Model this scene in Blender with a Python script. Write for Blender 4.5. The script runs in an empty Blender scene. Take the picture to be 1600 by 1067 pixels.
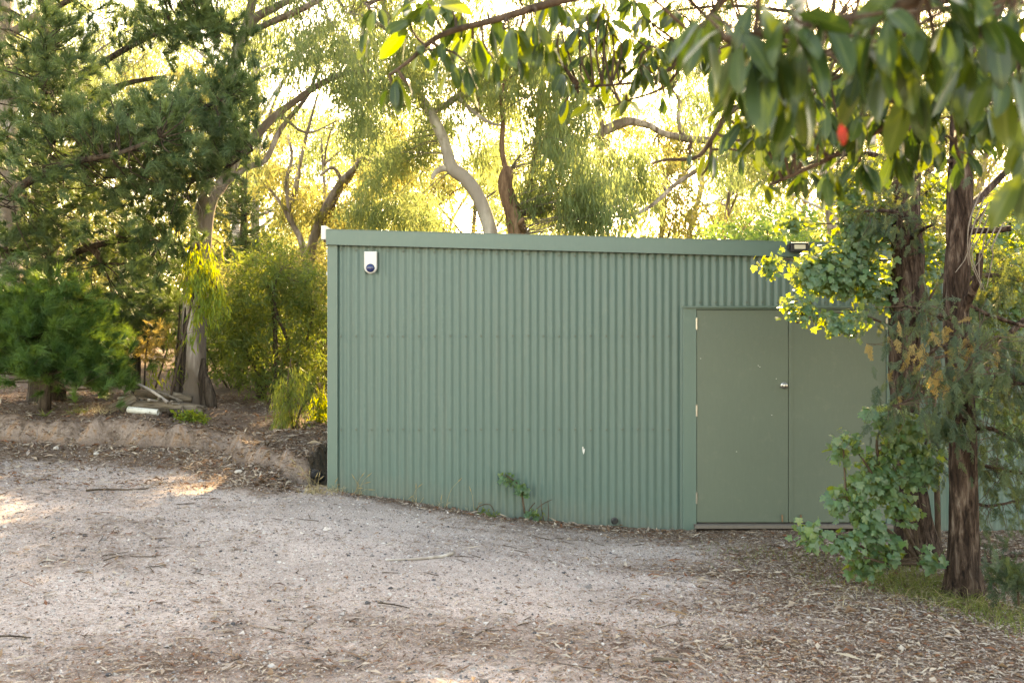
import bpy, math, random
import numpy as np
random.seed(7)
rng = np.random.default_rng(7)
sc = bpy.context.scene
COL = sc.collection
R = math.radians

# ------------------------------------------------------------------ camera, sky, sun, exposure
F, CX, CY, CAMZ = 1555.56, 800.0, 533.5, 1.6          # a 35 mm lens, written in photograph pixels
SUN_AZ, SUN_EL = R(12), R(27)                         # azimuth from +Y (view direction), negative = to the left
SUN_POWER, SKY_POWER, EXPOSURE = 4.1, 0.15, 3.1

cam_d = bpy.data.cameras.new('camera')
cam = bpy.data.objects.new('camera', cam_d)
COL.objects.link(cam)
cam.location = (0, 0, CAMZ)
cam.rotation_euler = (R(90), 0, 0)
cam_d.lens, cam_d.sensor_width = 35, 36
cam_d.clip_start, cam_d.clip_end = 0.05, 2000
cam_d.dof.use_dof = True
cam_d.dof.focus_distance = 8.6
cam_d.dof.aperture_fstop = 4.0
sc.camera = cam

w = bpy.data.worlds.new('World')
sc.world = w
w.use_nodes = True
wn = w.node_tree
sky = wn.nodes.new('ShaderNodeTexSky')
sky.sky_type = 'NISHITA'
sky.sun_disc = False
sky.sun_elevation = SUN_EL
sky.sun_rotation = SUN_AZ
sky.dust_density = 1.2
sky.ozone_density = 0.6
bg = wn.nodes['Background']
bg.inputs['Strength'].default_value = SKY_POWER
wn.links.new(sky.outputs['Color'], bg.inputs['Color'])

sun_d = bpy.data.lights.new('sun', 'SUN')
sun = bpy.data.objects.new('sun', sun_d)
COL.objects.link(sun)
sun_d.energy = SUN_POWER
sun_d.angle = R(0.5)
sun_d.color = (1.0, 0.88, 0.68)
from mathutils import Vector, Matrix
SUN_DIR = Vector((math.sin(SUN_AZ) * math.cos(SUN_EL), math.cos(SUN_AZ) * math.cos(SUN_EL), math.sin(SUN_EL)))
sun.rotation_euler = SUN_DIR.to_track_quat('Z', 'Y').to_euler()
sun.location = (0, 0, 30)

vs = sc.view_settings
vs.view_transform = 'Standard'
vs.look = 'None'
vs.gamma = 1.0
vs.exposure = EXPOSURE
vs.use_curve_mapping = False
vs.use_white_balance = True
vs.white_balance_temperature = 11600
vs.white_balance_tint = 12
sc.cycles.use_denoising = True
sc.cycles.denoising_prefilter = 'NONE'
sc.cycles.sample_clamp_indirect = 4.0
sc.cycles.max_bounces = 8
sc.cycles.diffuse_bounces = 4
sc.cycles.transmission_bounces = 4
sc.cycles.caustics_reflective = False
sc.cycles.caustics_refractive = False

# ------------------------------------------------------------------ helpers
def P(px, py, Y):
    """the point at depth Y seen at photograph pixel (px, py)"""
    return np.array([(px - CX) / F * Y, Y, CAMZ - (py - CY) / F * Y])

def smooth(a, b, x):
    t = np.clip((x - a) / (b - a), 0, 1)
    return t * t * (3 - 2 * t)

def vnoise(p, seed=0):
    p = np.asarray(p, float)
    i = np.floor(p).astype(np.int64)
    f = p - i
    f = f * f * (3 - 2 * f)
    d = p.shape[1]
    out = np.zeros(len(p))
    for c in range(2 ** d):
        h = np.full(len(p), 1013 * (seed + 1), dtype=np.int64)
        wgt = np.ones(len(p))
        for k in range(d):
            b = (c >> k) & 1
            h = (h ^ ((i[:, k] + b) * (73856093, 19349663, 83492791)[k])) * 668265263 & 0x7fffffff
            wgt = wgt * (f[:, k] if b else 1 - f[:, k])
        h = (h ^ (h >> 15)) * 2246822519 & 0x7fffffff
        h = (h ^ (h >> 13))
        out += wgt * ((h % 65536) / 32767.5 - 1)
    return out

def fbm(p, seed=0, oct=4):
    p = np.asarray(p, float)
    o, a = np.zeros(len(p)), 1.0
    for k in range(oct):
        o += a * vnoise(p * 2 ** k + 17.3 * k, seed + k)
        a *= 0.5
    return o

def nrm(v):
    v = np.asarray(v, float)
    return v / np.maximum(np.linalg.norm(v, axis=-1, keepdims=True), 1e-9)

def mesh_data(name, verts, faces, mat, smooth_shade=False, attrs=None):
    """faces: an (N,3) or (N,4) array, or a list of such arrays / of lists"""
    me = bpy.data.meshes.new(name)
    verts = np.asarray(verts, np.float32)
    blocks = faces if isinstance(faces, (list, tuple)) and len(faces) and isinstance(faces[0], np.ndarray) else None
    if blocks is None:
        if isinstance(faces, np.ndarray):
            blocks = [faces]
    if blocks is not None:
        li = np.concatenate([b.reshape(-1) for b in blocks]).astype(np.int32)
        lens = np.concatenate([np.full(len(b), b.shape[1]) for b in blocks]).astype(np.int32)
    else:
        li = np.array([i for f in faces for i in f], np.int32)
        lens = np.array([len(f) for f in faces], np.int32)
    st = np.concatenate([[0], np.cumsum(lens)[:-1]]).astype(np.int32)
    me.vertices.add(len(verts))
    me.vertices.foreach_set('co', verts.reshape(-1))
    me.loops.add(len(li))
    me.loops.foreach_set('vertex_index', li)
    me.polygons.add(len(lens))
    me.polygons.foreach_set('loop_start', st)
    me.polygons.foreach_set('loop_total', lens)
    me.polygons.foreach_set('use_smooth', np.full(len(lens), bool(smooth_shade)))
    me.update(calc_edges=True)
    for k, a in (attrs or {}).items():
        at = me.attributes.new(k, 'FLOAT', 'POINT')
        at.data.foreach_set('value', np.asarray(a, np.float32))
    for m in (mat if isinstance(mat, (list, tuple)) else [mat]):
        me.materials.append(m)
    return me

def link(name, me, parent=None, loc=(0, 0, 0), kind=None, label=None):
    o = bpy.data.objects.new(name, me)
    COL.objects.link(o)
    if parent is not None:
        o.parent = parent
    o.location = loc
    if kind:
        o['kind'] = kind
    if label:
        o['label'] = label
    return o

def tag(o, label, cat, group=None):
    o['label'] = label
    o['category'] = cat
    if group:
        o['group'] = group
    return o

class Thing:
    """an Empty at the thing's base; meshes given in world coordinates become its parts"""
    def __init__(s, name, label, cat, base, group=None):
        s.o = bpy.data.objects.new(name, None)
        COL.objects.link(s.o)
        s.o.empty_display_size = 0.2
        s.base = np.asarray(base, float)
        s.o.location = s.base
        tag(s.o, label, cat, group)
    def part(s, name, vf, mat, smooth_shade=False, kind=None, label=None, attrs=None, parent=None):
        v, f = vf[0], vf[1]
        if len(vf) > 2 and attrs is None:
            attrs = vf[2]
        me = mesh_data(name, np.asarray(v) - s.base, f, mat, smooth_shade, attrs)
        return link(name, me, parent or s.o, (0, 0, 0), kind, label)

def box(x0, x1, y0, y1, z0, z1, bev=0.0):
    """box with chamfered edges"""
    if bev <= 0:
        v = np.array([[x, y, z] for z in (z0, z1) for y in (y0, y1) for x in (x0, x1)], float)
        f = np.array([[0, 2, 3, 1], [4, 5, 7, 6], [0, 1, 5, 4], [2, 6, 7, 3], [0, 4, 6, 2], [1, 3, 7, 5]])
        return v, f
    import bmesh
    v, f = box(x0, x1, y0, y1, z0, z1)
    bm = bmesh.new()
    vv = [bm.verts.new(p) for p in v]
    for q in f:
        bm.faces.new([vv[i] for i in q])
    bmesh.ops.bevel(bm, geom=list(bm.edges), offset=bev, segments=2, profile=0.6, affect='EDGES')
    bm.verts.index_update()
    V = np.array([p.co[:] for p in bm.verts])
    Fc = [[p.index for p in q.verts] for q in bm.faces]
    bm.free()
    return V, Fc

def join(*parts):
    V, Fc, n = [], [], 0
    for v, f in [(p[0], p[1]) for p in parts]:
        V.append(np.asarray(v, float))
        if isinstance(f, np.ndarray):
            Fc.extend((f + n).tolist())
        elif len(f) and isinstance(f[0], np.ndarray):
            for b in f:
                Fc.extend((b + n).tolist())
        else:
            Fc.extend([[i + n for i in q] for q in f])
        n += len(v)
    return np.concatenate(V), Fc

def spline(pts, n):
    """Catmull-Rom through pts (rows may carry a radius as 4th value)"""
    p = np.asarray(pts, float)
    if len(p) == 2:
        return p[0] + (p[1] - p[0]) * np.linspace(0, 1, n)[:, None]
    q = np.vstack([2 * p[0] - p[1], p, 2 * p[-1] - p[-2]])
    t = np.linspace(0, len(p) - 1 - 1e-6, n)
    i = t.astype(int)
    u = (t - i)[:, None]
    a, b, c, d = q[i], q[i + 1], q[i + 2], q[i + 3]
    return 0.5 * (2 * b + (c - a) * u + (2 * a - 5 * b + 4 * c - d) * u ** 2 + (3 * b - a - 3 * c + d) * u ** 3)

def tube(pts, radii, seg=8, rough=0.0, freq=(6, 1.5), seed=0, cap=True):
    p = np.asarray(pts, float)
    n = len(p)
    r = np.broadcast_to(np.asarray(radii, float), (n,))
    t = np.gradient(p, axis=0)
    t = nrm(t)
    ref = np.array([1.0, 0, 0]) if abs(t[0][0]) < 0.8 else np.array([0, 1.0, 0])
    us = np.zeros_like(p)
    u = nrm(ref - t[0] * np.dot(ref, t[0]))
    for i in range(n):
        u = u - t[i] * np.dot(u, t[i])
        u = u / max(np.linalg.norm(u), 1e-9)
        us[i] = u
    vs_ = np.cross(t, us)
    a = np.linspace(0, 2 * math.pi, seg, endpoint=False)
    ca, sa = np.cos(a), np.sin(a)
    rr = np.repeat(r[:, None], seg, 1)
    if rough > 0:
        ln = np.concatenate([[0], np.cumsum(np.linalg.norm(np.diff(p, axis=0), axis=1))])
        q = np.stack([np.repeat(ca[None] * freq[0] / 2, n, 0).ravel(), np.repeat(sa[None] * freq[0] / 2, n, 0).ravel(),
                      np.repeat((ln * freq[1])[:, None], seg, 1).ravel()], 1)
        nz = fbm(q, seed, 4).reshape(n, seg)
        rr = rr * (1 + rough * nz)
    V = p[:, None, :] + rr[..., None] * (us[:, None, :] * ca[None, :, None] + vs_[:, None, :] * sa[None, :, None])
    V = V.reshape(-1, 3)
    i = np.arange(n - 1)[:, None] * seg
    j = np.arange(seg)[None]
    k = (j + 1) % seg
    Fq = np.stack([i + j, i + k, i + seg + k, i + seg + j], -1).reshape(-1, 4)
    fs = [Fq]
    if cap:
        V = np.vstack([V, p[0], p[-1]])
        a0, a1 = len(V) - 2, len(V) - 1
        jj = np.arange(seg)
        kk = (jj + 1) % seg
        fs.append(np.stack([np.full(seg, a0), kk, jj], 1))
        fs.append(np.stack([np.full(seg, a1), (n - 1) * seg + jj, (n - 1) * seg + kk], 1))
    return V, fs

def merge_tubes(ts):
    V, q, t, n = [], [], [], 0
    for v, fs in ts:
        for b in fs:
            (q if b.shape[1] == 4 else t).append(b + n)
        V.append(v)
        n += len(v)
    fs = [np.concatenate(q)] + ([np.concatenate(t)] if t else [])
    return np.concatenate(V), fs

def px_line(rows, n, Yd=None):
    """rows of (px, py, Y, width_px) -> (n,3) points and (n,) radii"""
    pts = np.array([np.append(P(a, b, y), wd / 2 / F * y) for a, b, y, wd in rows])
    s = spline(pts, n)
    return s[:, :3], np.maximum(s[:, 3], 0.002)

def ball(n, hollow=0.45):
    d = nrm(rng.normal(size=(n, 3)))
    r = rng.random(n) ** hollow
    return d * r[:, None]

def blob(px, py, rx, ry, Y, dY, n):
    u = ball(n)
    y = Y + u[:, 1] * dY
    X = (px + u[:, 0] * rx - CX) / F * y
    Z = CAMZ - (py - u[:, 2] * ry - CY) / F * y
    return np.stack([X, y, Z], 1)

def hang_leaves(centres, per, L, W, droop=0.5, spread=0.25, down=1.0, jit=0.6, lvar=0.35):
    """narrow leaves on drooping twigs; every leaf is a folded diamond of two triangles"""
    n = len(centres)
    td = rng.normal(size=(n, 3)); td[:, 2] = -np.abs(td[:, 2]) * 0.5 - droop
    td = nrm(td)
    t = rng.random((n, per))
    b = centres[:, None] + td[:, None] * (t[..., None] - 0.3) * spread * 2 + rng.normal(size=(n, per, 3)) * spread * 0.28
    d = nrm(rng.normal(size=(n, per, 3)) * jit + td[:, None] * 0.4 + np.array([0, 0, -down]))
    s = nrm(np.cross(d, rng.normal(size=(n, per, 3))))
    nn = np.cross(d, s)
    ll = (L * (1 + lvar * rng.normal(size=(n, per)))).clip(L * .4, L * 1.8)[..., None]
    ww = W * (ll / L)
    v = np.stack([b, b + d * ll * .45 + s * ww * .5 + nn * ww * .15, b + d * ll, b + d * ll * .45 - s * ww * .5 + nn * ww * .15], 2).reshape(-1, 3)
    m = n * per
    i = np.arange(m)[:, None] * 4
    f = np.concatenate([i + np.array([[0, 1, 2]]), i + np.array([[0, 2, 3]])])
    cl = np.repeat(rng.random(n), per)
    rnd = np.repeat(np.clip(0.6 * cl + 0.4 * rng.random(m), 0, 1), 4)
    return v, f, {'rnd': rnd}

def needle_tufts(centres, dirs, per, L, W, shoot=0.10, spread=0.75):
    n = len(centres)
    t = rng.random((n, per))
    dirs = nrm(dirs)
    b = centres[:, None] + dirs[:, None] * (t[..., None] - 0.5) * shoot
    d = nrm(dirs[:, None] * 0.75 + rng.normal(size=(n, per, 3)) * spread * 0.6 + np.array([0, 0, -0.08]))
    s = nrm(np.cross(d, rng.normal(size=(n, per, 3)))) * W * .5
    ll = (L * (0.75 + 0.5 * rng.random((n, per))))[..., None]
    v = np.stack([b - s, b + s, b + d * ll], 2).reshape(-1, 3)
    m = n * per
    f = np.arange(m * 3).reshape(m, 3)
    rnd = np.repeat(np.clip(np.repeat(rng.random(n), per) * .85 + .15 * rng.random(m), 0, 1), 3)
    return v, f, {'rnd': rnd}

def scatter(pv, pf, mats, pos, rnd, extra=None):
    """merged copies of a prototype; mats (M,3,3) columns = local axes, scale included"""
    M, N = len(pos), len(pv)
    v = np.einsum('mij,nj->mni', mats, pv) + pos[:, None]
    f = (np.asarray(pf)[None] + (np.arange(M) * N)[:, None, None]).reshape(-1, np.asarray(pf).shape[1])
    at = {'rnd': np.repeat(rnd, N)}
    for k, a in (extra or {}).items():
        at[k] = np.tile(a, M)
    return v.reshape(-1, 3), f, at

def cat(*lv):
    V, Fc, A, n = [], [], {}, 0
    for v, f, a in lv:
        V.append(v); Fc.append(f + n); n += len(v)
        for k, x in a.items():
            A.setdefault(k, []).append(x)
    return np.concatenate(V), np.concatenate(Fc), {k: np.concatenate(x) for k, x in A.items()}

def frames(d, up):
    """columns: side, d, normal"""
    d = nrm(d)
    s = nrm(np.cross(d, up))
    nn = np.cross(s, d)
    return np.stack([s, d, nn], -1)

def twigs_to(limb, centres, r0=0.006, r1=0.002, sag=0.06, seg=3, n=4, maxlen=9.0):
    """thin twigs from the nearest limb point to every centre"""
    limb = np.asarray(limb)
    ts = []
    for c in centres:
        dd = np.linalg.norm(limb - c, axis=1) + np.maximum(0, limb[:, 2] - c[2] ) * 0.25
        a = limb[np.argmin(dd)]
        ln = np.linalg.norm(c - a)
        if ln > maxlen or ln < 0.02:
            continue
        m = (a + c) / 2 + rng.normal(size=3) * ln * 0.10 + np.array([0, 0, ln * sag])
        q = spline([a, m, c], n)
        k = min(1.0, 0.4 + ln * 0.5)
        ts.append(tube(q, np.linspace(r0 * k, r1, n), seg, cap=False))
    return ts

# ------------------------------------------------------------------ materials
def new_mat(name):
    m = bpy.data.materials.new(name)
    m.use_nodes = True
    nt = m.node_tree
    b = nt.nodes['Principled BSDF']
    return m, nt, b

def ramp(nt, cols, fac, interp='LINEAR'):
    r = nt.nodes.new('ShaderNodeValToRGB')
    r.color_ramp.interpolation = interp
    e = r.color_ramp.elements
    while len(e) < len(cols):
        e.new(0.5)
    for i, c in enumerate(cols):
        pos, c = c if isinstance(c[1], (tuple, list)) else (i / max(1, len(cols) - 1), c)
        e[i].position = pos
        e[i].color = (*c, 1)
    if fac is not None:
        nt.links.new(fac, r.inputs['Fac'])
    return r.outputs['Color']

def noise(nt, scale, detail=4, rough=0.55, vec=None, stretch=None, dist=0.0):
    if vec is None:
        vec = nt.nodes.new('ShaderNodeTexCoord').outputs['Object']
    if stretch:
        mp = nt.nodes.new('ShaderNodeMapping')
        mp.inputs['Scale'].default_value = stretch
        nt.links.new(vec, mp.inputs['Vector'])
        vec = mp.outputs['Vector']
    n = nt.nodes.new('ShaderNodeTexNoise')
    n.inputs['Scale'].default_value = scale
    n.inputs['Detail'].default_value = detail
    n.inputs['Roughness'].default_value = rough
    n.inputs['Distortion'].default_value = dist
    nt.links.new(vec, n.inputs['Vector'])
    return n.outputs['Fac']

def mixc(nt, fac, a, b, mode='MIX'):
    m = nt.nodes.new('ShaderNodeMix')
    m.data_type = 'RGBA'
    m.blend_type = mode
    for s, x in ((m.inputs[0], fac), (m.inputs[6], a), (m.inputs[7], b)):
        if isinstance(x, (int, float)):
            s.default_value = x
        elif isinstance(x, (tuple, list)):
            s.default_value = (*x, 1)
        else:
            nt.links.new(x, s)
    return m.outputs[2]

def math_n(nt, op, a, b=None, clamp=False):
    m = nt.nodes.new('ShaderNodeMath')
    m.operation = op
    m.use_clamp = clamp
    for s, x in ((m.inputs[0], a), (m.inputs[1], b)):
        if x is None:
            continue
        if isinstance(x, (int, float)):
            s.default_value = x
        else:
            nt.links.new(x, s)
    return m.outputs[0]

def bump(nt, b, h, strength=0.5, dist=0.01):
    n = nt.nodes.new('ShaderNodeBump')
    n.inputs['Strength'].default_value = strength
    n.inputs['Distance'].default_value = dist
    nt.links.new(h, n.inputs['Height'])
    nt.links.new(n.outputs['Normal'], b.inputs['Normal'])

def attr(nt, name):
    a = nt.nodes.new('ShaderNodeAttribute')
    a.attribute_name = name
    return a.outputs['Fac']

def leaf_rnd(nt):
    oi = nt.nodes.new('ShaderNodeObjectInfo')
    return math_n(nt, 'FRACT', math_n(nt, 'ADD', attr(nt, 'rnd'), oi.outputs['Random']))

def leaf_mat(name, cols, trans_cols, amount=0.45, rough=0.5, spec=0.3, rib=None, interp='LINEAR', use_obj=False):
    m, nt, b = new_mat(name)
    r = leaf_rnd(nt) if use_obj else attr(nt, 'rnd')
    c = ramp(nt, cols, r, interp)
    tc = ramp(nt, trans_cols, r, interp)
    if rib:
        u = attr(nt, 'u')
        k = ramp(nt, [(0.0, (1, 1, 1)), (0.07, (0.6, 0.6, 0.6)), (0.13, (0, 0, 0))], u)
        c = mixc(nt, k, c, rib)
        v = math_n(nt, 'SINE', math_n(nt, 'MULTIPLY', math_n(nt, 'ADD', attr(nt, 'v'), math_n(nt, 'MULTIPLY', u, -0.35)), 70))
        c = mixc(nt, math_n(nt, 'MULTIPLY', math_n(nt, 'GREATER_THAN', v, 0.75), 0.25), c, rib)
    nt.links.new(c, b.inputs['Base Color'])
    b.inputs['Roughness'].default_value = rough
    b.inputs['Specular IOR Level'].default_value = spec
    t = nt.nodes.new('ShaderNodeBsdfTranslucent')
    nt.links.new(tc, t.inputs['Color'])
    mx = nt.nodes.new('ShaderNodeMixShader')
    mx.inputs['Fac'].default_value = amount
    nt.links.new(b.outputs[0], mx.inputs[1])
    nt.links.new(t.outputs[0], mx.inputs[2])
    nt.links.new(mx.outputs[0], nt.nodes['Material Output'].inputs['Surface'])
    return m

def bark_mat(name, cols, scale=14, stretch=(1, 1, 0.12), bstr=0.8, bdist=0.02, patch=None):
    m, nt, b = new_mat(name)
    h = noise(nt, scale, 6, 0.65, stretch=stretch, dist=0.6)
    cols = [(0.33 + 0.34 * i / (len(cols) - 1), c) for i, c in enumerate(cols)] if not isinstance(cols[0][1], (tuple, list)) else cols
    c = ramp(nt, cols, h)
    if patch:
        k = ramp(nt, [(0.44, (0, 0, 0)), (0.56, (1, 1, 1))], noise(nt, 2.6, 3, 0.5, stretch=(1, 1, 0.35)))
        c = mixc(nt, k, c, patch)
    fine = noise(nt, scale * 6, 3, 0.6, stretch=(1, 1, 0.3))
    c = mixc(nt, 0.35, c, ramp(nt, [(0.35, 0.35, 0.35), (1, 1, 1)], fine), 'MULTIPLY')
    nt.links.new(c, b.inputs['Base Color'])
    b.inputs['Roughness'].default_value = 0.9
    b.inputs['Specular IOR Level'].default_value = 0.15
    bump(nt, b, h, bstr, bdist)
    return m

def paint_mat(name, col, rough=0.45, var=0.10, dirt=None, metal=0.0, spec=0.4):
    m, nt, b = new_mat(name)
    a = tuple(x * (1 - var) for x in col)
    z = tuple(min(1, x * (1 + var)) for x in col)
    c = ramp(nt, [a, z], noise(nt, 3.0, 6, 0.65))
    c = mixc(nt, 0.5, c, ramp(nt, [(0.3, a), (0.7, z)], noise(nt, 60, 3, 0.6, stretch=(1, 1, 0.15))))
    if dirt:
        k = ramp(nt, [(0.55, (0, 0, 0)), (0.85, (1, 1, 1))], noise(nt, 9, 8, 0.75))
        c = mixc(nt, math_n(nt, 'MULTIPLY', k, 0.35), c, dirt)
    nt.links.new(c, b.inputs['Base Color'])
    nt.links.new(math_n(nt, 'ADD', math_n(nt, 'MULTIPLY', noise(nt, 25, 4), 0.2), rough - 0.1), b.inputs['Roughness'])
    b.inputs['Metallic'].default_value = metal
    b.inputs['Specular IOR Level'].default_value = spec
    bump(nt, b, noise(nt, 40, 3), 0.06, 0.003)
    return m

def plain(name, col, rough=0.6, metal=0.0, var=0.15):
    return paint_mat(name, col, rough, var, metal=metal)

M = {}
M['sheet'] = paint_mat('sage green painted steel sheet', (0.067, 0.119, 0.110), 0.42, 0.07, (0.14, 0.16, 0.13))
def weather(m):
    nt = m.node_tree
    b = nt.nodes['Principled BSDF']
    old = b.inputs['Base Color'].links[0].from_socket
    pos = nt.nodes.new('ShaderNodeNewGeometry').outputs['Position']
    sep = nt.nodes.new('ShaderNodeSeparateXYZ')
    nt.links.new(pos, sep.inputs[0])
    # height above the sloping ground line of the wall
    mr = nt.nodes.new('ShaderNodeMapRange')
    mr.inputs['From Min'].default_value, mr.inputs['From Max'].default_value = -1.8, 1.7
    mr.inputs['To Min'].default_value, mr.inputs['To Max'].default_value = 0.16, -0.26
    nt.links.new(sep.outputs[0], mr.inputs['Value'])
    h = math_n(nt, 'SUBTRACT', sep.outputs[2], mr.outputs[0])
    h = math_n(nt, 'ADD', h, math_n(nt, 'MULTIPLY', math_n(nt, 'SUBTRACT', noise(nt, 9, 6, 0.75, pos, stretch=(1, 1, .4)), 0.5), 0.5))
    k = ramp(nt, [(0.0, (1, 1, 1)), (0.24, (0, 0, 0))], h)
    c = mixc(nt, math_n(nt, 'MULTIPLY', k, 0.22), old, (0.17, 0.145, 0.12))
    run = ramp(nt, [(0.52, (0, 0, 0)), (0.72, (1, 1, 1))], noise(nt, 11, 5, 0.7, pos, stretch=(1, 1, .05)))
    c = mixc(nt, math_n(nt, 'MULTIPLY', run, 0.22), c, (0.17, 0.18, 0.155))
    run2 = ramp(nt, [(0.54, (0, 0, 0)), (0.70, (1, 1, 1))], noise(nt, 7.3, 5, 0.7, pos, stretch=(1, 1, .07), dist=.3))
    c = mixc(nt, math_n(nt, 'MULTIPLY', run2, 0.20), c, (0.045, 0.07, 0.058))
    nt.links.new(c, b.inputs['Base Color'])
weather(M['sheet'])
M['flash'] = paint_mat('sage green folded flashing', (0.077, 0.128, 0.114), 0.40, 0.05, (0.15, 0.16, 0.14))
M['door'] = paint_mat('olive green door paint', (0.088, 0.114, 0.092), 0.5, 0.06, (0.19, 0.19, 0.16))
M['white'] = paint_mat('white plastic', (0.50, 0.50, 0.50), 0.4, 0.04)
M['blue'] = paint_mat('blue strobe plastic', (0.006, 0.018, 0.085), 0.12, 0.1, spec=0.6)
M['steel'] = paint_mat('brushed steel', (0.36, 0.35, 0.34), 0.3, 0.08, metal=0.9)
M['black'] = paint_mat('black plastic', (0.02, 0.02, 0.022), 0.45, 0.2)
M['lens'] = paint_mat('pale lamp glass', (0.55, 0.50, 0.40), 0.15, 0.05)
M['pipe'] = paint_mat('dirty white pipe plastic', (0.5, 0.5, 0.48), 0.55, 0.2, (0.16, 0.12, 0.09))
M['timber'] = bark_mat('weathered timber', [(0.05, 0.04, 0.03), (0.17, 0.13, 0.10), (0.26, 0.22, 0.18)], 20, (0.12, 1, 1), 0.5, 0.01)
M['sill'] = paint_mat('grey brown sill', (0.13, 0.11, 0.10), 0.6, 0.2, (0.22, 0.2, 0.18))
M['eucal_bark'] = bark_mat('smooth grey gum bark', [(0.07, 0.048, 0.038), (0.32, 0.255, 0.22), (0.55, 0.48, 0.45)], 9, (1, 1, 0.16), 0.9, 0.04, patch=(0.17, 0.13, 0.105))
M['pale_bark'] = bark_mat('pale gum bark', [(0.26, 0.22, 0.20), (0.48, 0.44, 0.41), (0.62, 0.58, 0.55)], 6, (1, 1, 0.3), 0.3, 0.012, patch=(0.33, 0.29, 0.27))
M['dark_bark'] = bark_mat('fissured dark bark', [(0.015, 0.011, 0.009), (0.06, 0.043, 0.034), (0.13, 0.10, 0.08)], 16, (1, 1, 0.12), 1.0, 0.04)
M['brown_bark'] = bark_mat('warm brown bark', [(0.07, 0.04, 0.028), (0.17, 0.10, 0.065), (0.28, 0.18, 0.12)], 12, (1, 1, 0.25), 0.7, 0.02)
M['cypress_bark'] = bark_mat('stringy red brown bark', [(0.32, (0.010, 0.006, 0.005)), (0.45, (0.036, 0.022, 0.017)), (0.56, (0.088, 0.058, 0.046)), (0.70, (0.19, 0.145, 0.122))], 26, (1, 1, 0.2), 1.0, 0.05)
M['twig'] = bark_mat('brown twig bark', [(0.04, 0.028, 0.02), (0.12, 0.085, 0.065)], 30, (1, 1, 0.3), 0.3, 0.004)
M['grey_twig'] = bark_mat('grey twig bark', [(0.10, 0.08, 0.065), (0.26, 0.22, 0.19)], 30, (1, 1, 0.3), 0.3, 0.004)

G = leaf_mat
M['big_leaf'] = G('glossy broad leaf', [(0.014, 0.036, 0.014), (0.022, 0.052, 0.015), (0.034, 0.066, 0.015), (0.018, 0.042, 0.02)],
                  [(0.05, 0.10, 0.008), (0.09, 0.14, 0.008), (0.15, 0.19, 0.008), (0.05, 0.09, 0.008)], 0.28, 0.28, 0.32, rib=(0.09, 0.13, 0.04), use_obj=True)
M['sunlit_big_leaf'] = G('sunlit glossy broad leaf', [(0.030, 0.066, 0.020), (0.045, 0.085, 0.020), (0.05, 0.09, 0.02)],
                  [(0.16, 0.26, 0.01), (0.26, 0.36, 0.012), (0.36, 0.40, 0.012)], 0.42, 0.3, 0.5, rib=(0.09, 0.13, 0.04), use_obj=True)  # paler copy of big_leaf: backlight on the left leaves put into the colour
M['yellow_leaf'] = G('yellowing broad leaf', [(0.22, 0.17, 0.01), (0.25, 0.2, 0.015)], [(0.55, 0.38, 0.01), (0.6, 0.42, 0.01)], 0.5, 0.35, 0.4, rib=(0.3, 0.25, 0.06), use_obj=True)
M['red_leaf'] = G('dying red leaf', [(0.20, 0.010, 0.006), (0.24, 0.012, 0.006)], [(0.25, 0.015, 0.006), (0.25, 0.015, 0.006)], 0.4, 0.4, 0.3, rib=(0.35, 0.05, 0.02), use_obj=True)
M['lobed_leaf'] = G('lobed sapling leaf', [(0.045, 0.115, 0.066), (0.060, 0.132, 0.084), (0.085, 0.155, 0.10), (0.055, 0.14, 0.06)],
                    [(0.26, 0.38, 0.02), (0.40, 0.46, 0.02), (0.52, 0.52, 0.02), (0.30, 0.40, 0.02)], 0.38, 0.36, 0.5, use_obj=True)
M['gum_leaf'] = G('gum leaf', [(0.065, 0.105, 0.055), (0.09, 0.125, 0.06), (0.115, 0.14, 0.06)],
                  [(0.25, 0.35, 0.13), (0.35, 0.43, 0.15), (0.48, 0.50, 0.17)], 0.5, 0.5, 0.3)
M['gold_leaf'] = G('sunlit yellow gum leaf', [(0.09, 0.10, 0.035), (0.12, 0.12, 0.04), (0.13, 0.115, 0.04)],
                   [(0.32, 0.33, 0.09), (0.43, 0.40, 0.11), (0.48, 0.44, 0.14)], 0.5, 0.5, 0.25)  # yellow sunlight on the background foliage put into the leaf colour
M['wattle_leaf'] = G('wattle leaf', [(0.05, 0.085, 0.035), (0.07, 0.11, 0.04), (0.09, 0.125, 0.04)],
                     [(0.18, 0.30, 0.05), (0.30, 0.38, 0.05), (0.50, 0.50, 0.06)], 0.42, 0.5, 0.3)
M['fresh_leaf'] = G('fresh green leaf', [(0.06, 0.13, 0.03), (0.09, 0.16, 0.035), (0.12, 0.18, 0.03)],
                    [(0.3, 0.42, 0.02), (0.46, 0.5, 0.02), (0.6, 0.55, 0.02)], 0.45, 0.5, 0.3)
M['bush_leaf'] = G('soft green bush leaf', [(0.06, 0.12, 0.05), (0.085, 0.15, 0.065), (0.11, 0.17, 0.06)], [(0.2, 0.36, 0.07), (0.28, 0.44, 0.08), (0.38, 0.5, 0.08)], 0.42, 0.5, 0.3)
M['needle'] = G('pine needles', [(0.035, 0.075, 0.036), (0.075, 0.13, 0.058), (0.14, 0.205, 0.080)],
                [(0.08, 0.14, 0.03), (0.13, 0.19, 0.035), (0.17, 0.22, 0.04)], 0.28, 0.45, 0.35)
M['needle_young'] = G('young pine needles', [(0.026, 0.075, 0.028), (0.055, 0.135, 0.040), (0.12, 0.21, 0.055)],
                      [(0.10, 0.18, 0.02), (0.16, 0.25, 0.025), (0.22, 0.30, 0.03)], 0.35, 0.42, 0.35)
M['needle_dead'] = G('dead pine needles', [(0.30, 0.21, 0.07), (0.38, 0.28, 0.10)], [(0.5, 0.38, 0.10), (0.55, 0.42, 0.12)], 0.45, 0.6, 0.2)
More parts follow.
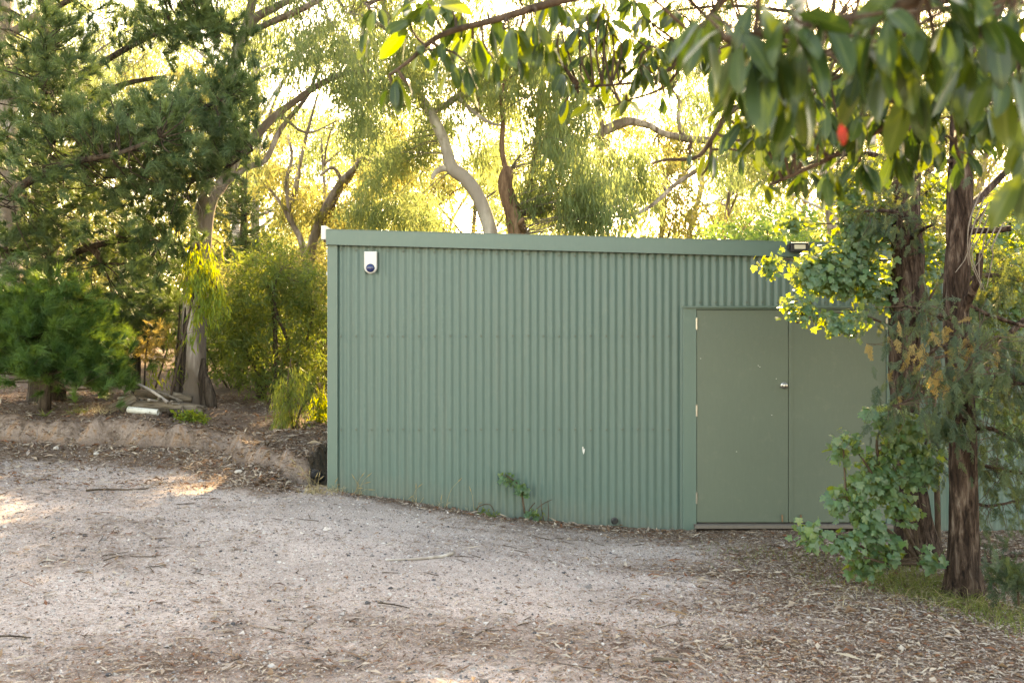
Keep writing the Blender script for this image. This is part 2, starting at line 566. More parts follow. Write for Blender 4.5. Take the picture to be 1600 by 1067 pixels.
M['scale_leaf'] = G('cypress sprays', [(0.020, 0.046, 0.032), (0.042, 0.080, 0.054), (0.078, 0.120, 0.072)],
                    [(0.10, 0.14, 0.03), (0.16, 0.18, 0.03), (0.22, 0.22, 0.03)], 0.35, 0.55, 0.25)
M['scale_sunlit'] = G('sunlit gold cypress sprays', [(0.20, 0.15, 0.07), (0.30, 0.23, 0.10)], [(0.45, 0.28, 0.06), (0.5, 0.32, 0.07)], 0.45, 0.6, 0.2)  # golden sunlight on the cypress painted into the spray colour
M['grass'] = G('short grass', [(0.075, 0.115, 0.03), (0.12, 0.15, 0.045), (0.20, 0.18, 0.075)], [(0.16, 0.24, 0.03), (0.24, 0.28, 0.05), (0.32, 0.28, 0.1)], 0.35, 0.6, 0.2)
M['dry_grass'] = G('dry straw grass', [(0.30, 0.24, 0.14), (0.40, 0.33, 0.21), (0.48, 0.42, 0.30)], [(0.35, 0.28, 0.15), (0.4, 0.33, 0.2), (0.45, 0.36, 0.22)], 0.3, 0.7, 0.1)
M['litter'] = G('fallen leaves', [(0.0, (0.17, 0.105, 0.075)), (0.16, (0.32, 0.25, 0.20)), (0.32, (0.10, 0.062, 0.05)), (0.46, (0.42, 0.35, 0.29)), (0.60, (0.24, 0.155, 0.10)),
                              (0.72, (0.34, 0.28, 0.245)), (0.84, (0.20, 0.085, 0.05)), (0.94, (0.43, 0.375, 0.32))],
                [(0.2, 0.12, 0.06), (0.25, 0.17, 0.10)], 0.15, 0.75, 0.12, interp='CONSTANT')

def stone_mat():
    m, nt, b = new_mat('driveway stones')
    c = ramp(nt, [(0.0, (0.055, 0.053, 0.06)), (0.11, (0.30, 0.27, 0.26)), (0.40, (0.42, 0.39, 0.38)), (0.58, (0.14, 0.125, 0.125)), (0.80, (0.44, 0.39, 0.37)), (0.9, (0.24, 0.17, 0.14))],
             leaf_rnd(nt), 'CONSTANT')
    nt.links.new(c, b.inputs['Base Color'])
    b.inputs['Roughness'].default_value = 0.85
    return m
M['stone'] = stone_mat()
M['dark_stone'] = plain('dark bluestone', (0.045, 0.045, 0.052), 0.8, 0, 0.35)
M['pale_stone'] = plain('pale granite stone', (0.36, 0.33, 0.31), 0.85, 0, 0.25)

def ground_mat():
    m, nt, b = new_mat('granite sand with leaf mould and cut clay')
    geo = nt.nodes.new('ShaderNodeNewGeometry')
    pos = geo.outputs['Position']
    lit, bank, up = attr(nt, 'litter'), attr(nt, 'bank'), attr(nt, 'upper')
    # granite sand: pale with darker grains
    n1 = noise(nt, 160, 3, 0.7, pos)
    n2 = noise(nt, 55, 5, 0.75, pos)
    sand = ramp(nt, [(0.32, (0.10, 0.084, 0.082)), (0.43, (0.36, 0.285, 0.262)), (0.54, (0.57, 0.478, 0.445)), (0.70, (0.72, 0.635, 0.595))], mixc(nt, 0.5, n1, n2))
    vo = nt.nodes.new('ShaderNodeTexVoronoi')
    vo.inputs['Scale'].default_value = 75
    nt.links.new(pos, vo.inputs['Vector'])
    sp = nt.nodes.new('ShaderNodeSeparateColor')
    nt.links.new(vo.outputs['Color'], sp.inputs[0])
    dk = math_n(nt, 'MULTIPLY', math_n(nt, 'LESS_THAN', sp.outputs[0], 0.10), math_n(nt, 'LESS_THAN', vo.outputs['Distance'], 0.42))
    sand = mixc(nt, math_n(nt, 'MULTIPLY', dk, 0.7), sand, (0.11, 0.10, 0.105))
    patch = ramp(nt, [(0.42, (0, 0, 0)), (0.62, (1, 1, 1))], noise(nt, 0.9, 5, 0.62, pos, dist=0.5))
    sand = mixc(nt, math_n(nt, 'MULTIPLY', patch, 0.5), sand, mixc(nt, n2, (0.13, 0.10, 0.09), (0.38, 0.32, 0.295)))
    # leaf mould
    mould = ramp(nt, [(0.25, (0.035, 0.024, 0.018)), (0.45, (0.11, 0.07, 0.052)), (0.6, (0.20, 0.14, 0.11)), (0.78, (0.33, 0.26, 0.22))], mixc(nt, 0.5, noise(nt, 38, 6, 0.75, pos), noise(nt, 140, 3, 0.7, pos)))
    lm = math_n(nt, 'ADD', lit, math_n(nt, 'MULTIPLY', math_n(nt, 'SUBTRACT', noise(nt, 5, 6, 0.7, pos), 0.5), 1.1))
    lm = math_n(nt, 'MULTIPLY', ramp(nt, [(0.25, (0, 0, 0)), (0.75, (1, 1, 1))], lm), 0.9)
    c = mixc(nt, lm, sand, mould)
    # clay face of the bank, streaked downwards
    st = noise(nt, 3.2, 5, 0.65, pos, stretch=(1.6, 1.6, 0.35), dist=0.8)
    clay = ramp(nt, [(0.30, (0.06, 0.042, 0.034)), (0.41, (0.21, 0.155, 0.13)), (0.52, (0.34, 0.265, 0.235)), (0.60, (0.33, 0.20, 0.13)), (0.70, (0.48, 0.40, 0.37))], st)
    clay = mixc(nt, 0.45, clay, ramp(nt, [(0.3, (0.25, 0.25, 0.25)), (0.7, (1, 1, 1))], noise(nt, 30, 6, 0.75, pos)), 'MULTIPLY')
    c = mixc(nt, bank, c, clay)
    nt.links.new(c, b.inputs['Base Color'])
    b.inputs['Roughness'].default_value = 0.95
    b.inputs['Specular IOR Level'].default_value = 0.1
    h = math_n(nt, 'ADD', math_n(nt, 'MULTIPLY', n1, 0.5), math_n(nt, 'ADD', n2, math_n(nt, 'MULTIPLY', noise(nt, 12, 5, 0.7, pos), 1.5)))
    bump(nt, b, h, 0.7, 0.025)
    return m
M['ground'] = ground_mat()

# ------------------------------------------------------------------ ground
WALL_Y = 9.725
def wall_profile(x):
    return np.interp(x, [-9, -4, -1.79, -1.25, -.625, 0, .625, 1.25, 1.66, 8, 20], [.32, .2, .145, .068, -.025, -.106, -.18, -.22, -.245, -.27, -.3])
def toe_y(x):
    return np.interp(x, [-40, -9, -6.27, -5, -3.76, -3.2, -2.74, -2.4, -2.1, -1.9], [14.5, 12.6, 12.1, 11.95, 11.6, 11.15, 10.6, 10.25, 10.05, 10.0])
def bank_mask(x, y):
    dy = (y - toe_y(x)) * 0.8 + 0.15 * fbm(np.stack([x * 2.4, y * 2.4], 1), 5, 3)
    dx = (-2.02 - x) * 2.4 + 0.10 * vnoise(np.stack([x * 3, y * 3], 1), 8)
    d = np.minimum(dy, dx)
    d = np.maximum(d, y - 16.3)
    d = np.maximum(d, np.minimum(y - 12, x - 8.5) * 0.3)
    return smooth(0.0, 0.24, d), d
def gz_base(x, y):
    near = np.interp(x, [-8, -2, 0, 3, 8], [0.10, 0.04, 0.0, -0.17, -0.25])
    t = smooth(4.5, 9.6, y)
    lo = near * (1 - t) + wall_profile(x) * t
    lo = lo + 0.03 * np.exp(-((y - 8.3) / 0.7) ** 2) * smooth(0.5, 2.0, x)
    m, d = bank_mask(x, y)
    upz = 0.47 + 0.16 * smooth(-2.5, -5.5, x) + 0.028 * np.maximum(y - 11, 0) + 0.06 * np.clip(-x - 6, 0, 30) + 0.016 * np.maximum(y - 30, 0)
    lo = lo - 0.20 * smooth(9.95, 10.3, y) * smooth(-2.3, -2.08, x) * smooth(-1.5, -1.8, x) * (y < 16)
    litter_heap = 0.13 * smooth(-1.0, 0, d) ** 1.5 * (1 - m) * smooth(-2.0, -2.6, x)
    return lo * (1 - m) + upz * m + litter_heap, m, d
def gz_full(x, y):
    x = np.asarray(x, float).ravel(); y = np.asarray(y, float).ravel()
    z, m, d = gz_base(x, y)
    q = np.stack([x, y], 1)
    z = z + 0.018 * fbm(q * 0.8, 3, 3) + 0.006 * fbm(q * 6, 9, 3) + m * 0.05 * fbm(q * 2.2, 12, 4)
    bank = np.clip(4 * m * (1 - m) * 1.25, 0, 1) * smooth(12, 9.5, y - 4)
    z = z + bank * (0.06 * fbm(q * 6, 31, 4) + 0.09 * np.abs(vnoise(np.stack([x * 3.5, y * 1.2], 1), 77)) + 0.04 * vnoise(q * 14, 78))
    return z, m, d, bank
def gz(x, y):
    return gz_full(x, y)[0]
def g1(x, y):
    return float(gz([x], [y])[0])
def on_ground(px, py, lo=2.5, hi=40):
    """first ground point along the ray through pixel (px, py)"""
    ys = np.linspace(lo, hi, 3000)
    pts = np.array([(px - CX) / F * ys, ys, CAMZ - (py - CY) / F * ys])
    below = pts[2] < gz(pts[0], pts[1])
    i = int(np.argmax(below)) if below.any() else len(ys) - 1
    return np.array([pts[0][i], ys[i], g1(pts[0][i], ys[i])])
def litter_amount(x, y):
    z, m, d = gz_base(x, y)
    n = fbm(np.stack([x * 0.7, y * 1.3], 1), 41, 4)
    l = 0.35 + 0.10 * smooth(8.0, 4.0, y) + 0.30 * smooth(0.6, 3.2, x) + 0.26 * n
    l = l + 0.40 * smooth(0.3, 2.6, x - 0.25 * (8.5 - y)) * smooth(9.9, 9.2, y) * smooth(5.0, 6.5, y)
    l = l + 0.5 * smooth(0.45, 0.0, np.abs(y - WALL_Y + 0.1)) * smooth(-2.2, -1.2, x)
    l = np.maximum(l, 0.95 * smooth(-1.1, -0.35, d) * smooth(-1.9, -2.3, x))
    l = np.maximum(l, m)
    l = l - 0.35 * np.exp(-(((x + 0.6) / 2.4) ** 2 + ((y - 7.8) / 1.3) ** 2))
    for off in (0.0, 1.55):
        l = l - 0.16 * np.exp(-((y - (7.0 + 0.16 * x + 0.03 * x * x + off + 0.15 * vnoise(np.stack([x, y], 1), 6))) / 0.28) ** 2)
    return np.clip(l, 0, 1)

def build_ground():
    def axis(a, b, step, far0, far1, grow=1.16):
        c = list(np.arange(a, b, step))
        s, v, left = step, a, []
        while v > far0:
            s *= grow; v -= s; left.append(v)
        s, v, right = step, c[-1], []
        while v < far1:
            s *= grow; v += s; right.append(v)
        return np.array(left[::-1] + c + right)
    xs = axis(-7.5, 6.0, 0.052, -230, 230)
    ys = axis(2.4, 14.0, 0.052, -120, 240)
    X, Y = np.meshgrid(xs, ys)
    z, m, d, bank = gz_full(X, Y)
    V = np.stack([X.ravel(), Y.ravel(), z], 1)
    nx, ny = len(xs), len(ys)
    i = np.arange(ny - 1)[:, None] * nx + np.arange(nx - 1)[None]
    Fq = np.stack([i, i + 1, i + nx + 1, i + nx], -1).reshape(-1, 4)
    me = mesh_data('ground', V, Fq, M['ground'], True, {'litter': litter_amount(X.ravel(), Y.ravel()), 'bank': bank, 'upper': m})
    o = link('ground', me, kind='structure')
    o['label'] = 'pale granite gravel driveway rising to a low cut earth bank'
build_ground()

# ------------------------------------------------------------------ shed
PPM = F / WALL_Y
def sx(px): return (px - CX) / PPM
def sz(py): return CAMZ - (py - CY) / PPM
ROOF_SLOPE = -(380.0 - 360.0) / (1270 - 513)
def roof_z(x): return sz(360) + (x - sx(513)) * ROOF_SLOPE
SX0, SX1, SYB = sx(513), 6.3, WALL_Y + 6.0
shed = Thing('shed', 'flat roofed sage green corrugated steel shed with double doors', 'shed', (SX0, WALL_Y, g1(SX0, WALL_Y)))

def corr(x0, x1, zb, zt_fn, phase, amp=0.0078, pitch=0.0762, y=WALL_Y):
    n = max(4, int(round((x1 - x0) / pitch * 10)))
    x = np.linspace(x0, x1, n + 1)
    yy = y - amp * np.cos((x - phase) / pitch * 2 * math.pi)
    zt = zt_fn(x)
    V = np.concatenate([np.stack([x, yy, np.full_like(x, zb)], 1), np.stack([x, yy, zt], 1)])
    k = np.arange(n)
    Fq = np.stack([k, k + 1, n + 2 + k, n + 1 + k], 1)
    return V, Fq

CORN_X = sx(528)
DOOR_L, DOOR_R = sx(1067), sx(1402)
HEAD_Z = sz(478)
PH = CORN_X + 0.03
edges = [CORN_X - 0.01]
xx = PH + 0.0762 * 10
x_ends = []
while xx < SX1 - 0.1:
    x_ends.append(xx); xx += 0.762
cuts = sorted(set([CORN_X - 0.01] + x_ends + [DOOR_L, DOOR_R, SX1]))
for a, b_ in zip(cuts[:-1], cuts[1:]):
    over = a >= DOOR_L - 1e-6 and b_ <= DOOR_R + 1e-6
    lap = 0.0 if (abs(b_ - DOOR_L) < 1e-6 or abs(b_ - DOOR_R) < 1e-6 or b_ == SX1) else 0.035
    yo = WALL_Y - (0.0012 if cuts.index(a) % 2 else 0.0)
    v = corr(a, b_ + lap, HEAD_Z if over else -0.45, lambda x: roof_z(x) - 0.05, PH, y=yo)
    shed.part('corrugated_sheet', v, M['sheet'], True)
# screws: two rows on every second ridge, one row under the fascia and over the door
M['screw'] = paint_mat('weathered screw heads', (0.07, 0.10, 0.085), 0.45, 0.1)
def screw_proto():
    a = np.linspace(0, 2 * math.pi, 6, endpoint=False)
    r1, r2 = 0.0135, 0.009
    V = np.concatenate([np.stack([r1 * np.cos(a), 0 * a, r1 * np.sin(a)], 1), np.stack([r1 * np.cos(a), 0 * a - .002, r1 * np.sin(a)], 1),
                        np.stack([r2 * np.cos(a), 0 * a - .0035, r2 * np.sin(a)], 1), np.stack([r2 * np.cos(a), 0 * a - .014, r2 * np.sin(a)], 1)])
    f = []
    for k in range(3):
        for j in range(6):
            f.append([k * 6 + j, k * 6 + (j + 1) % 6, k * 6 + 6 + (j + 1) % 6, k * 6 + 6 + j])
    f.append([18, 19, 20, 21, 22, 23][::-1])
    return mesh_data('screw', V, f, M['screw'])
scr = screw_proto()
kx = 0
ridges = []
while PH + kx * 0.1524 < SX1 - 0.1:
    ridges.append(PH + kx * 0.1524); kx += 1
for k, x in enumerate(ridges):
    for z in (sz(525), sz(670.5), roof_z(x) - 0.185):
        if DOOR_L - 0.02 < x < DOOR_R + 0.02 and z < HEAD_Z:
            continue
        link('screw', scr, shed.o, np.array([x + random.uniform(-.004, .004), WALL_Y - 0.0075, z + random.uniform(-.004, .004)]) - shed.base)
    if DOOR_L + .03 < x < DOOR_R - 0.02:
        link('screw', scr, shed.o, np.array([x, WALL_Y - 0.0075, HEAD_Z + 0.035]) - shed.base)
# folded corner flashing, fascia (barge) with a small lip, side walls, roof
shed.part('corner_flashing', box(SX0 - 0.004, CORN_X, WALL_Y - 0.026, WALL_Y + 0.12, -0.45, roof_z(SX0) - 0.13, 0.003), M['flash'])
def sloped_box(x0, x1, y0, y1, top, bot):
    V, Fc = [], []
    for x in (x0, x1):
        for y in (y0, y1):
            for z in (roof_z(x) + bot, roof_z(x) + top):
                V.append((x, y, z))
    f = np.array([[0, 1, 3, 2], [4, 6, 7, 5], [0, 4, 5, 1], [2, 3, 7, 6], [0, 2, 6, 4], [1, 5, 7, 3]])
    return np.array(V), f
shed.part('fascia', join(sloped_box(SX0 - 0.012, SX1, WALL_Y - 0.058, WALL_Y - 0.047, 0.0, -0.138),
                         sloped_box(SX0 - 0.012, SX1, WALL_Y - 0.066, WALL_Y - 0.0472, -0.1385, -0.1455),
                         sloped_box(SX0 - 0.012, SX1, WALL_Y - 0.062, WALL_Y + 0.16, 0.006, 0.0005)), M['flash'])
shed.part('roof', sloped_box(SX0 - 0.01, SX1, WALL_Y - 0.046, SYB, -0.005, -0.045), M['sheet'])
shed.part('side_wall', box(SX0, SX0 + 0.03, WALL_Y + 0.125, SYB, -0.45, roof_z(SX0) - 0.05), M['sheet'])
shed.part('side_wall', box(SX1 - 0.03, SX1, WALL_Y + 0.02, SYB, -0.45, roof_z(SX1) - 0.05), M['sheet'])
shed.part('back_wall', box(SX0 + 0.031, SX1 - 0.031, SYB - 0.04, SYB - 0.01, -0.45, roof_z(SX1) - 0.05), M['sheet'])
# gutter along the left side with its end cap, strap and a downpipe saddle
gut = shed.part('gutter', box(SX0 - 0.062, SX0 - 0.0135, WALL_Y - 0.05, SYB, sz(375), sz(353.5), 0.006), M['white'])
shed.part('gutter_strap', box(SX0 - 0.0125, SX0 - 0.0045, WALL_Y - 0.045, WALL_Y + 0.3, sz(384), sz(361)), M['white'], parent=None)
shed.part('gutter_bracket', join(box(SX0 - 0.05, SX0 - 0.004, WALL_Y + 0.02, WALL_Y + 0.05, sz(378.5), sz(375.6)),
                                 tube(spline([(SX0 - 0.03, WALL_Y + .035, sz(378)), (SX0 - 0.012, WALL_Y + .035, sz(386)), (SX0 - 0.008, WALL_Y + .035, sz(394))], 5), 0.006, 6)), M['brown_bark'])
for py in (392, 427):
    shed.part('cable_clip', box(SX0 - 0.022, SX0 - 0.005, WALL_Y + 0.01, WALL_Y + 0.03, sz(py + 3), sz(py - 2), 0.002), M['white'])
shed.part('cable', tube([(SX0 - 0.009, WALL_Y + .02, sz(394)), (SX0 - 0.009, WALL_Y + .02, sz(760))], 0.004, 6), M['white'])

# doorway: jambs, head flashing, two leaves, sill
DY = WALL_Y + 0.012
dl0, dl1, dr0, dr1 = sx(1088), sx(1230.6), sx(1232.2), sx(1383)
dz0, dz1 = sz(815), sz(484.5)
fr = shed.part('door_frame', join(box(DOOR_L - 0.004, dl0 - 0.004, WALL_Y - 0.030, WALL_Y + 0.10, -0.45, HEAD_Z - 0.012, 0.003),
                                  box(dr1 + 0.004, DOOR_R + 0.004, WALL_Y - 0.030, WALL_Y + 0.10, -0.45, HEAD_Z - 0.012, 0.003),
                                  box(dl0 - 0.0035, dr1 + 0.0035, WALL_Y - 0.027, WALL_Y + 0.10, dz1 + 0.004, HEAD_Z - 0.013, 0.002)), M['flash'])
shed.part('head_flashing', join(box(DOOR_L - 0.012, DOOR_R + 0.012, WALL_Y - 0.052, WALL_Y + 0.02, HEAD_Z - 0.008, HEAD_Z - 0.003),
                                box(DOOR_L - 0.012, DOOR_R + 0.012, WALL_Y - 0.0545, WALL_Y - 0.0522, HEAD_Z - 0.020, HEAD_Z - 0.003)), M['flash'])
hinge_m = mesh_data('hinge', *join(box(-0.009, 0.009, -0.008, 0.0, -0.055, 0.055, 0.002),
                                   tube([(0, -0.009, -0.057), (0, -0.009, 0.057)], 0.006, 8)), M['steel'])
def door_leaf(x0, x1, hx, label):
    d = shed.part('door', box(x0, x1, WALL_Y - 0.022, WALL_Y + 0.018, dz0, dz1, 0.002), M['door'], label=label)
    for py in (506, 641, 777):
        link('hinge', hinge_m, d, np.array([hx, WALL_Y - 0.0225, sz(py)]) - shed.base)
    return d
dL = door_leaf(dl0, dl1, dl0 - 0.002, 'olive green door leaf with round steel knob')
dR = door_leaf(dr0, dr1, dr1 + 0.002, 'olive green door leaf with a cover strip along its edge')
shed.part('cover_strip', box(sx(1231.2), sx(1238), WALL_Y - 0.027, WALL_Y - 0.0225, dz0 + 0.005, dz1 - 0.006, 0.0015), M['door'], parent=dR)
kn = np.array([sx(1224), WALL_Y - 0.022, sz(602)])
def lathe_y(c, prof, seg=20):
    a = np.linspace(0, 2 * math.pi, seg, endpoint=False)
    V = np.concatenate([np.stack([c[0] + r * np.cos(a), np.full(seg, c[1] - y), c[2] + r * np.sin(a)], 1) for r, y in prof])
    f = []
    for k in range(len(prof) - 1):
        for j in range(seg):
            f.append([k * seg + j, k * seg + (j + 1) % seg, (k + 1) * seg + (j + 1) % seg, (k + 1) * seg + j])
    f.append(list(range((len(prof) - 1) * seg, len(prof) * seg)))
    return V, f
shed.part('knob', lathe_y(kn, [(0.034, 0.0), (0.034, 0.004), (0.027, 0.007), (0.014, 0.009), (0.013, 0.03), (0.024, 0.036), (0.028, 0.046), (0.024, 0.056), (0.012, 0.06), (0.002, 0.061)]), M['steel'], True, parent=dL)
for d, px in ((dL, 1221), (dR, 1250)):
    shed.part('bolt', join(box(sx(px) - 0.006, sx(px) + 0.006, WALL_Y - 0.036, WALL_Y - 0.0225, sz(814), sz(803), 0.002),
                           box(sx(px) - 0.012, sx(px) + 0.004, WALL_Y - 0.044, WALL_Y - 0.0365, sz(806), sz(803), 0.002)), M['brown_bark'], parent=d)
shed.part('sill', box(sx(1083), sx(1398), WALL_Y - 0.11, WALL_Y + 0.10, sz(822.5), sz(817), 0.004), M['sill'])
# scratch in the paint
sxx = np.array([(909.5, 698), (911.2, 697), (911.8, 702), (914, 700), (913, 706), (911.6, 709.5), (910.2, 705)])
shed.part('paint_chip', (np.array([[sx(a), WALL_Y - 0.0120 - 0.001, sz(b)] for a, b in sxx]), [list(range(7))[::-1]]), M['white'])
for px, py in ((1184, 571), (1186.5, 573), (1212, 591.5), (1094, 560), (1205, 648), (1150, 705), (1300, 640)):
    q = np.array([[sx(px + dx), WALL_Y - 0.0228, sz(py + dy)] for dx, dy in ((-1.4, .2), (-.3, -.5), (1.3, -.2), (.4, .5))])
    shed.part('paint_chip', (q, [[3, 2, 1, 0]]), M['sill'] if px > 1213 else M['white'], parent=dR if px > 1232 else dL)
# end of a drain pipe poking out of the foot of the wall
pc = np.array([sx(960), WALL_Y - 0.01, sz(813)])
shed.part('drain_spout', join(tube([pc, pc + np.array([0, -0.07, -0.004])], 0.02, 12),
                              lathe_y(pc, [(0.036, 0.0), (0.036, 0.010), (0.026, 0.014), (0.021, 0.016)], 12)), M['black'])

# things fixed to the shed
al = Thing('alarm_siren', 'white alarm siren box with round blue strobe near the top corner of the shed wall', 'alarm', (sx(580), WALL_Y - 0.012, sz(428)))
def siren_body():
    wd, top = 0.0625, sz(393.5) - sz(428)
    cx_, zb = sx(580), sz(428)
    out = [(wd - 0.004, top), (wd, top - 0.005)]
    for t in np.linspace(0, math.pi, 15):
        out.append((wd * math.cos(t), wd - wd * math.sin(t) * 1.0))
    out += [(-wd, top - 0.005), (-wd + 0.004, top)]
    out = np.array(out)
    n = len(out)
    c = np.array([0, top / 2])
    rings = []
    for s_, y in ((1.0, 0.0), (1.0, 0.030), (0.97, 0.039), (0.88, 0.044)):
        q = (out - c) * s_ + c
        rings.append(np.stack([cx_ + q[:, 0], np.full(n, WALL_Y - 0.012 - y), zb + q[:, 1]], 1))
    f = []
    for k in range(3):
        for j in range(n):
            f.append([k * n + j, k * n + n + j, k * n + n + (j + 1) % n, k * n + (j + 1) % n])
    f.append(list(range(3 * n, 4 * n))[::-1])
    return np.concatenate(rings), f
al.part('casing', siren_body(), M['white'])
lc = np.array([sx(580), WALL_Y - 0.0555, sz(419.5)])
al.part('strobe_lens', lathe_y(lc, [(0.042, 0), (0.042, 0.004), (0.038, 0.014), (0.028, 0.022), (0.014, 0.027), (0.002, 0.028)], 24), M['blue'], True)
fl = Thing('floodlight', 'small black floodlight with pale lens under the shed fascia', 'floodlight', (sx(1242), WALL_Y - 0.067, sz(381)))
fl.part('housing', join(box(sx(1229), sx(1256), WALL_Y - 0.16, WALL_Y - 0.085, sz(396), sz(381.5), 0.008)), M['black'])
fl.part('bracket', join(box(sx(1226), sx(1228.6), WALL_Y - 0.13, WALL_Y - 0.0665, sz(391), sz(384), 0.003), box(sx(1256.4), sx(1259), WALL_Y - 0.13, WALL_Y - 0.0665, sz(391), sz(384), 0.003)), M['black'])
fl.part('lens', box(sx(1234), sx(1251), WALL_Y - 0.1625, WALL_Y - 0.1605, sz(391.5), sz(385), 0.0005), M['lens'])

# ------------------------------------------------------------------ stones, litter, sticks on the driveway
def scatter_xy(n, x0, x1, y0, y1, dens):
    x = rng.uniform(x0, x1, n); y = y0 + (y1 - y0) * rng.random(n) ** 1.35
    k = (rng.random(n) < dens(x, y)) & ~((y > WALL_Y - 0.05) & (x > SX0 - 0.02)) & (np.abs(x) < 0.56 * y + 0.6)
    return x[k], y[k]
OCT_V = np.array([[1, 0, -.35], [-1, 0, -.35], [0, 1, -.35], [0, -1, -.35], [0.1, -0.1, 1]], float)
OCT_F = np.array([[0, 2, 4], [2, 1, 4], [1, 3, 4], [3, 0, 4]])
def rand_frames(n, tilt):
    a = rng.uniform(0, 2 * math.pi, n)
    d = np.stack([np.cos(a), np.sin(a), rng.normal(size=n) * tilt], 1)
    up = np.stack([rng.normal(size=n) * tilt, rng.normal(size=n) * tilt, np.ones(n)], 1)
    return frames(d, up)
def stones(n, size, dens):
    x, y = scatter_xy(n, -6, 5.5, 3.1, 11.5, dens)
    z = gz(x, y); m = len(x)
    s = size * np.exp(rng.normal(size=m) * 0.4)
    A = rand_frames(m, 0.3) * (s[:, None] * np.array([1, 1.25, 0.7]) * (0.75 + 0.5 * rng.random((m, 3))))[:, None, :]
    return scatter(OCT_V * (1 + 0.0), OCT_F, A, np.stack([x, y, z + s * 0.12], 1), rng.random(m))
v, f, a = cat(stones(110000, 0.005, lambda x, y: 1 - 0.8 * litter_amount(x, y)), stones(9000, 0.009, lambda x, y: 1 - 0.7 * litter_amount(x, y)))
link('gravel_stones', mesh_data('gravel_stones', v, f, M['stone'], False, a), kind='stuff', label='loose pale and dark granite chips over the driveway')

def leaf_quads(pos, A, L, W, curl):
    """curled dry leaf: four triangles down a midline"""
    n = len(pos)
    flat = L.mean() < .025 if n else False
    d, s, up = A[:, :, 1], A[:, :, 0], A[:, :, 2]
    L, W, c = L[:, None], W[:, None], curl[:, None]
    b = pos - d * L * .5
    v = np.stack([b, pos - s * W * .5 - d * L * .06 + up * c * W, pos + up * c * L * .15, pos + s * W * .5 - d * L * .06 + up * c * W * .9, pos + d * L * .5 + up * c * L * .12], 1).reshape(-1, 3)
    i = np.arange(n)[:, None] * 5
    if flat:          # chips this small need only two triangles
        v = v.reshape(n, 5, 3)[:, (0, 1, 4, 3)].reshape(-1, 3)
        i = np.arange(n)[:, None] * 4
        return v, np.concatenate([i + np.array([[0, 3, 1]]), i + np.array([[1, 3, 2]])]), {'rnd': np.repeat(rng.random(n), 4)}
    f = np.concatenate([i + np.array([[0, 2, 1]]), i + np.array([[0, 3, 2]]), i + np.array([[1, 2, 4]]), i + np.array([[2, 3, 4]])])
    return v, f, {'rnd': np.repeat(rng.random(n), 5)}
def litter(n, L, wr, x0, x1, y0, y1, dens, tilt=0.14, lift=0.004):
    x, y = scatter_xy(n, x0, x1, y0, y1, dens)
    m = len(x)
    z = gz(x, y)
    ll = L * np.exp(rng.normal(size=m) * 0.4)
    A = rand_frames(m, tilt)
    return leaf_quads(np.stack([x, y, z + lift + 0.05 * ll * rng.random(m)], 1), A, ll, ll * wr * (0.6 + 0.8 * rng.random(m)), np.abs(rng.normal(size=m)) * 0.4)
la = lambda x, y: np.clip(litter_amount(x, y) * 1.2 + 0.03, 0, 1) ** 1.25
lb = lambda x, y: np.clip(litter_amount(x, y) * 0.9 + 0.26, 0, 1)
bank_near = lambda x, y: 0.9 * smooth(.7, .1, np.abs(bank_mask(x, y)[1] - .1))
v, f, a = cat(litter(70000, 0.044, 0.20, -6.5, 5.5, 3.1, 12.5, la),
              litter(50000, 0.030, 0.36, -0.5, 5.0, 4.6, 9.7, lambda x, y: la(x, y) * smooth(-0.2, 1.6, x)),
              litter(300000, 0.019, 0.26, -6.5, 5.5, 3.1, 12.5, lb),
              litter(60000, 0.055, 0.07, -6.5, 5.5, 3.1, 12.0, lambda x, y: la(x, y) * 0.8),
              litter(30000, 0.05, 0.28, -9, -1.9, 9.6, 16, lambda x, y: 0.9 * np.clip(litter_amount(x, y), 0, 1), 0.25, 0.01),
              litter(9000, 0.045, 0.25, -7, -1.9, 9.8, 12.9, lambda x, y: bank_near(x, y), 0.5, 0.008),
              litter(2200, 0.05, 0.3, -2.3, 1.8, 9.0, 9.72, lambda x, y: smooth(9.3, 9.65, y), 0.3, 0.008))
link('leaf_litter', mesh_data('leaf_litter', v, f, M['litter'], False, a), kind='stuff', label='dry fallen gum leaves and bark chips over the ground')

# fine fallen twigs
def twig_stuff(n, dens):
    x, y = scatter_xy(n, -6.5, 5.0, 3.1, 12.0, dens)
    ts = []
    for X, Y in zip(x, y):
        a_, l = rng.uniform(0, math.pi), rng.uniform(.05, .22)
        d = np.array([math.cos(a_), math.sin(a_)])
        p = np.array([[X, Y] + d * l * t + rng.normal(size=2) * l * .05 for t in (-.5, 0, .5)])
        ts.append(tube(np.column_stack([p, gz(p[:, 0], p[:, 1]) + 0.006]), [.0035, .003, .0015], 4, cap=False))
    return merge_tubes(ts)
v, f = twig_stuff(900, lambda x, y: 0.25 + 0.75 * litter_amount(x, y))
link('fallen_twigs', mesh_data('fallen_twigs', v, f, M['twig']), kind='stuff', label='thin dark twigs lying over the driveway')

